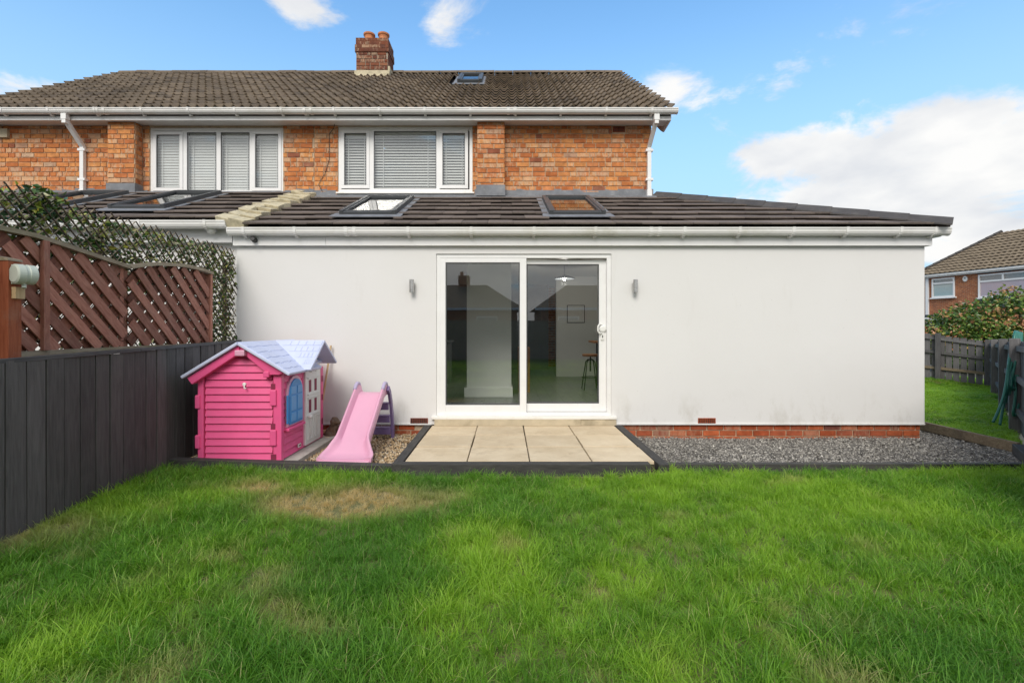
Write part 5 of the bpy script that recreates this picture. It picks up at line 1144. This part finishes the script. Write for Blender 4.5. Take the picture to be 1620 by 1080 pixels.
# tile courses of the front slope, each course a stepped, wavy strip
m = MB(); nc = 13; fa, fb, fc, fd = C_[0], C_[1], C_[5], C_[4]
nrm_ = ((fb-fa).cross(fd-fa)).normalized(); nrm_ = nrm_ if nrm_.z > 0 else -nrm_
for j in range(nc):
    t0, t1 = j/nc, (j+1.12)/nc; p0_, p1_ = fa.lerp(fd, t0), fb.lerp(fc, t0); p3_, p2_ = fa.lerp(fd, min(1, t1)), fb.lerp(fc, min(1, t1)); L_ = (p1_-p0_).length; n = max(4, int(L_/.15)); rowv = []
    for i in range(n+1):
        f_ = i/n; wv = .03*math.cos(i*math.pi); rowv.append((p0_.lerp(p1_, f_)+nrm_*(.10+wv), p3_.lerp(p2_, f_)+nrm_*(.02+wv), p0_.lerp(p1_, f_)+nrm_*(.03+wv)))
    for a, b in zip(rowv[:-1], rowv[1:]): m.add([a[0], b[0], b[1], a[1], a[2], b[2]], [(0, 1, 2, 3), (4, 5, 1, 0)])
o = m.build('tile_courses', 'far_roof', HR, fix=False); o['kind'] = 'stuff'
m = MB()
for j in range(12): a = C_[0].lerp(C_[4], j/12)+Vector((0,0,.10)); b = C_[0].lerp(C_[4], (j+.97)/12)+Vector((0,0,.08)); m.tube([a, b], .12, 6)
m.build('hip_tiles', 'hip_tile', HR)
def far_window(x0p, x1p, ytl, ybl, blind, trans, mull, label=None):
    s0, s1 = s_of(x0p), s_of(x1p); z1 = z_of(x0p, ytl); z0 = z_of(x0p, ybl); fw = .09
    w = MB()
    def bx(a, b, c, d_, o0=.03, o1=.10):
        vs_ = [FP(a, o0, c), FP(b, o0, c), FP(b, o1, c), FP(a, o1, c), FP(a, o0, d_), FP(b, o0, d_), FP(b, o1, d_), FP(a, o1, d_)]; w.add(vs_, [(3,2,1,0),(4,5,6,7),(0,1,5,4),(1,2,6,5),(2,3,7,6),(3,0,4,7)])
    bx(s0, s1, z0, z0+fw); bx(s0, s1, z1-fw, z1); bx(s0, s0+fw, z0+fw, z1-fw); bx(s1-fw, s1, z0+fw, z1-fw); zt = z1 - (z1-z0)*trans; bx(s0+fw, s1-fw, zt-.05, zt+.05)
    for f_ in mull: sm_ = s0+(s1-s0)*f_; bx(sm_-.05, sm_+.05, zt+.05, z1-fw)
    bx(s0-.08, s1+.08, z0-.09, z0-.004, .0, .16)
    Wd = w.build('window', 'upvc', fh); fbox('pane', 'window_glass', s0+fw, s1-fw, .045, .05, z0+fw, z1-fw, Wd); fbox('blind', blind, s0+fw, s1-fw, .012, .03, z0+fw, zt-.05, Wd); fbox('blind', 'inside_dark', s0+fw, s1-fw, .006, .011, zt, z1-fw, Wd); return Wd
far_window(1475.5, 1511.5, 441.5, 471, 'aqua_blind', .26, ())
far_window(1549, 1660, 435, 471, 'pinkish_blind', .30, (.38, .76))
sA, sB = s_of(1547), s_of(1664); fbox('bay_panel', 'slate_panel', sA, sB, 0, .08, z_of(1549, 487), z_of(1549, 472)-.03); fbox('bay_head', 'slate_panel', sA, sB, 0, .09, z_of(1549, 434)+.02, 5.0)
al = thing('alarm_box', FP(s_of(1528), .04, z_of(1528, 441)), 'small white alarm box between the windows of the distant house', 'alarm'); OFF[al.name] = al.location.copy()
sc_ = s_of(1528); zc = z_of(1528, 441); vv = []
m = MB(); oct_ = [(.13*math.cos(2*math.pi*k/12), .19*math.sin(2*math.pi*k/12)) for k in range(12)]
m.add([FP(sc_+a, .0, zc+b) for a, b in oct_] + [FP(sc_+a, .09, zc+b) for a, b in oct_], [tuple(range(12)), tuple(range(23, 11, -1))] + [(i, (i+1)%12, 12+(i+1)%12, 12+i) for i in range(12)]); m.build('casing', 'white_plastic', al); fbox('emblem', 'iron', sc_-.04, sc_+.04, .09, .096, zc+.0, zc+.07, al)
fbox('porch_roof', 'slate_panel', -.2, s_of(1509), .0, 1.0, z_of(1480, 504), z_of(1480, 498)); fbox('porch_fascia', 'upvc', -.2, s_of(1509), 1.0, 1.05, z_of(1480, 507), z_of(1480, 503)+.02)
fbox('porch_wall', 'upvc', s_of(1472), s_of(1508), .0, .25, -.1, z_of(1480, 506)); fbox('porch_window', 'inside_dark', s_of(1477), s_of(1484), .25, .27, .9, z_of(1480, 512)); fbox('downpipe', 'upvc', s_of(1466), s_of(1466)+.18, .02, .12, 1.2, 5.0)

# ================================================================== BEHIND THE CAMERA (seen mirrored in the glass)
bf = thing('board_fence', (0, -8, 0), 'tall brown board fence mirrored in the sliding door glass', 'fence'); rr = random.Random(6)
bme = MB().box(-.072, .072, -.01, .01, 0, 1.78).mesh('board', 'cap_weathered')
for i in range(120): place('board', bme, bf, (-9+.15*i, -8 + (.012 if i % 2 else 0), 0), (0, 0, 0), (1, 1, rr.uniform(.985, 1.01)))
MB().box(-9.1, 9.1, -8.06, -8.02, .4, .48).build('rail', 'cap_weathered', bf); MB().box(-9.1, 9.1, -8.06, -8.02, 1.4, 1.48).build('rail', 'cap_weathered', bf)
def bungalow(x0, x1, label, chx=None):
    H = thing('bungalow', ((x0+x1)/2, -21, 0), label, 'house', 'bungalows mirrored in the glass'); yf = -18.0; yb = -25; B(x0, x1, yb, yf, -.12, 2.7).build('wall', 'brick_far_x', H)
    c = [(x0-.4, yf+.4, 2.72), (x1+.4, yf+.4, 2.72), (x1+.4, yb-.4, 2.72), (x0-.4, yb-.4, 2.72), (x0+2.1, -21.5, 4.55), (x1-2.1, -21.5, 4.55)]
    MB().add(c, [(0, 1, 5, 4), (1, 2, 5), (2, 3, 4, 5), (3, 0, 4), (3, 2, 1, 0)]).build('roof', 'far_roof', H); B(x0-.4, x1+.4, yf+.38, yf+.5, 2.6, 2.74).build('gutter', 'upvc_gutter', H)
    for k in range(3):
        xw = x0 + (x1-x0)*(k+.5)/3; wv = B(xw-.7, xw+.7, yf, yf+.06, 1.0, 2.2).build('window', 'upvc', H); B(xw-.62, xw+.62, yf+.06, yf+.07, 1.08, 2.12).build('pane', 'window_glass', wv); B(xw-.62, xw+.62, yf+.0605, yf+.064, 1.08, 2.12).build('curtain', 'inside_dark', wv)
    if chx: q = B(chx-.4, chx+.4, -21.9, -21.2, 4.0, 5.2).build('chimney', 'brick_side', H); MB().lathe([(.12, 5.2), (.13, 5.5)], (chx-.15, -21.5, 0), 10).build('chimney_pot', 'terracotta', q)
bungalow(-11, .75, 'brown roofed bungalow with chimney mirrored in the left glass', -3.0)
bungalow(2.3, 13, 'brown roofed bungalow mirrored in the right glass')

# ================================================================== THINGS INSIDE
bs = thing('bar_stool', (px(934, 615, 9.5).x, 9.5, FZ), 'black iron bar stool with wooden seat inside the glass door', 'stool'); bx0 = bs.location.x
MB().lathe([(.15, FZ+.66), (.165, FZ+.675), (.165, FZ+.70), (.15, FZ+.705)], (bx0, 9.5, 0), 22).build('seat', 'wood_table', bs)
MB().tube([(bx0, 9.5, FZ+.36), (bx0, 9.5, FZ+.66)], .016, 10).build('screw_stem', 'iron', bs)
for k in range(4):
    a = math.pi/4 + k*math.pi/2; ca, sa = math.cos(a), math.sin(a); MB().tube([(bx0, 9.5, FZ+.60), (bx0+.06*ca, 9.5+.06*sa, FZ+.595), (bx0+.11*ca, 9.5+.11*sa, FZ+.55), (bx0+.15*ca, 9.5+.15*sa, FZ+.35), (bx0+.21*ca, 9.5+.21*sa, FZ)], .011, 8).build('leg', 'iron', bs, smooth=True)
MB().tube([(bx0+.168*math.cos(2*math.pi*k/20), 9.5+.168*math.sin(2*math.pi*k/20), FZ+.24) for k in range(21)], .009, 6, False).build('foot_ring', 'iron', bs)
tb = thing('bar_table', (2.5, 9.8, FZ), 'wooden bar table edge beyond the stool inside the door', 'table'); MB().box(1.78, 3.4, 9.5, 10.2, FZ+.92, FZ+.96).build('top', 'wood_table', tb, bevel=.006)
for xx in (1.95, 3.25):
    for yy in (9.6, 10.1): B(xx-.02, xx+.02, yy-.02, yy+.02, FZ, FZ+.92).build('leg', 'iron', tb)
pn = thing('pendant_lamp', (1.18, 9.5, 2.38), 'round dark ceiling lamp with small lit bulb inside the room', 'lamp'); MB().lathe([(.02, 2.48), (.2, 2.42), (.205, 2.40), (.19, 2.395), (.02, 2.44)], (1.18, 9.5, 0), 26).build('shade', 'lamp_shade', pn, smooth=True); MB().lathe([(.005, 2.355), (.02, 2.365), (.026, 2.38), (.015, 2.40)], (1.17, 9.45, 0), 12).build('bulb', 'bulb', pn); MB().tube([(1.18, 9.5, 2.47), (1.18, 9.5, 2.72)], .006, 6).build('flex', 'iron', pn)
pl_d = bpy.data.lights.new('bulb_light', 'POINT'); pl_d.energy = 18; pl_d.shadow_soft_size = .06; pl_d.color = (1, .95, .86); pl_o = bpy.data.objects.new('bulb_light', pl_d); COL.objects.link(pl_o); pl_o.parent = pn; pl_o.location = (-.02, -.06, -.07)
ck = thing('wooden_cabinet', (.1, 9.3, FZ), 'orange-brown wooden cabinet edge behind the centre door post', 'cabinet'); MB().box(.24, .46, 9.0, 9.5, FZ, FZ+.85).build('body', 'wood_table', ck, bevel=.006)

# ================================================================== GRASS
def tuft_meshes(n, blades, h0, h1, spread, lean, width):
    out = []
    for i in range(n):
        g = np.random.RandomState(100+i); V = []; F = []; T = []
        for b in range(blades):
            r_ = spread*math.sqrt(g.rand()); a = g.rand()*6.283; bx_, by_ = r_*math.cos(a), r_*math.sin(a); h_ = h0+(h1-h0)*g.rand()**1.3; la = a + g.randn()*.9; ln = h_*lean*(.25+1.1*g.rand()); w_ = width*(.7+.6*g.rand()); ux, uy = math.cos(la), math.sin(la); px_, py_ = -uy*w_/2, ux*w_/2; tint = min(1, max(0, g.beta(1.5, 1.6))); tint = 1.0 if g.rand() < .035 else tint*.93
            k0 = len(V)
            for f_, wf in ((0, 1), (.45, .9), (.8, .55)):
                cx_, cy_, cz_ = bx_+ux*ln*f_**2.0, by_+uy*ln*f_**2.0, h_*(f_ - .22*lean*f_**3); V += [(cx_-px_*wf, cy_-py_*wf, cz_), (cx_+px_*wf, cy_+py_*wf, cz_)]
            V.append((bx_+ux*ln, by_+uy*ln, h_*(1-.22*lean - .05))); F += [(k0, k0+1, k0+3, k0+2), (k0+2, k0+3, k0+5, k0+4), (k0+4, k0+5, k0+6)]; T += [tint]*7
        me = bpy.data.meshes.new('tuft'); me.from_pydata(V, [], F); me.materials.append(MATS['grass_blade']); at = me.attributes.new('tint', 'FLOAT', 'POINT'); at.data.foreach_set('value', np.asarray(T, dtype=np.float32)); me.polygons.foreach_set('use_smooth', [True]*len(me.polygons)); out.append(me)
    return out
def vnoise(x, y, s, seed):
    g = np.random.RandomState(seed); G = g.rand(64, 64); u, v = x*s+20, y*s+20; i, j = np.floor(u).astype(int) % 64, np.floor(v).astype(int) % 64; fu, fv = u-np.floor(u), v-np.floor(v); fu, fv = fu*fu*(3-2*fu), fv*fv*(3-2*fv); i1, j1 = (i+1) % 64, (j+1) % 64
    return G[i, j]*(1-fu)*(1-fv)+G[i1, j]*fu*(1-fv)+G[i, j1]*(1-fu)*fv+G[i1, j1]*fu*fv
def grass(name, x0, x1, y0, y1, dens, keep, tufts, s0, s1, zf=None, patches=(), hadd=0.0):
    n = int((x1-x0)*(y1-y0)*dens); x = x0+(x1-x0)*npr.rand(n); y = y0+(y1-y0)*npr.rand(n); k = keep(x, y)
    nz = .6*vnoise(x, y, 1.1, 1)+.4*vnoise(x, y, 3.1, 2); fine_ = vnoise(x, y, 6.5, 3)
    dry = np.clip((vnoise(x, y, 2.3, 4)*.5+vnoise(x, y, 6, 5)*.5 - .70)*2.2, 0, .5)
    for (cx_, cy_, rx, ry, am) in patches:
        wob = .55*vnoise(x, y, 3.3, 6)+.45*vnoise(x, y, 8, 7); q = np.exp(-(((x-cx_)/rx)**2+((y-cy_)/ry)**2)**1.6); dry = np.maximum(dry, np.clip(q*am*(.25+1.35*wob), 0, .96))
    k &= npr.rand(n) > np.clip(dry-.35, 0, 1)*.12
    x, y, nz, dry, fine_ = x[k], y[k], nz[k], dry[k], fine_[k]; n = len(x); hue = np.clip(hadd + (nz-.5)*3.6 + npr.randn(n)*.22, -1, 1); z = np.zeros(n) if zf is None else np.array([zf(q) for q in y])
    la = 6.283*vnoise(x, y, .9, 8)*2; tl = .10+.30*vnoise(x, y, 1.7, 9); rots = np.c_[tl*np.cos(la)+npr.randn(n)*.14, tl*np.sin(la)+npr.randn(n)*.14, npr.rand(n)*6.283]
    sc = (s0+(s1-s0)*npr.rand(n))*(.62+.76*(.45*fine_+.55*vnoise(x, y, 1.5, 10)))*(1-.42*np.clip(dry*1.3, 0, 1))
    return scatter(name, np.c_[x, y, z-.004], rots, sc, npr.randint(0, len(tufts), n), tufts, {'dry': dry, 'hue': hue})
TF = tuft_meshes(10, 26, .045, .115, .035, .95, .0027)
fl_ = np.vectorize(fxl); fx_ = np.vectorize(fence_x)
def keep_main(x, y):
    front = np.where(x < -1.09, 4.60+(-1.09-x)*.10-.11, np.where(x < 1.56, 4.43, 4.59)); vis = (np.abs(x) < y*1.17+.75) | (x < -2.6)
    return (y < front) & (x > fl_(y)+.02) & (x < np.where(y < 3.3, 3.85, fx_(y)-.03)) & vis
o = grass('grass', -3.5, 5.4, 1.25, 4.78, 760, keep_main, TF, .75, 1.15, patches=[(-1.27, 3.78, .62, .34, 1.25), (-2.18, 4.12, .30, .16, 1.0), (-3.15, 3.2, .35, .3, .6), (-.62, 3.85, .3, .2, .7)]); o['label'] = 'long uneven lawn grass in front of the patio'
TF2 = tuft_meshes(6, 24, .025, .055, .04, 1.5, .0045)
o = grass('grass', 6.0, 12.9, 5.6, 13.5, 460, lambda x, y: (x > 6.06) & (x < fx_(y)-.05) & (x > y*.80), TF2, .8, 1.2, zf=lambda q: gz(q) if q > 10 else 0.0, hadd=1.1); o['label'] = 'short bright grass on the side lawn'
TF3 = tuft_meshes(4, 30, .05, .10, .08, .7, .009)
o = grass('grass', -3.25, 3.85, -7.9, 1.3, 70, lambda x, y: x < 4.5, TF3, .8, 1.2); o['label'] = 'lawn grass behind the camera mirrored in the glass'
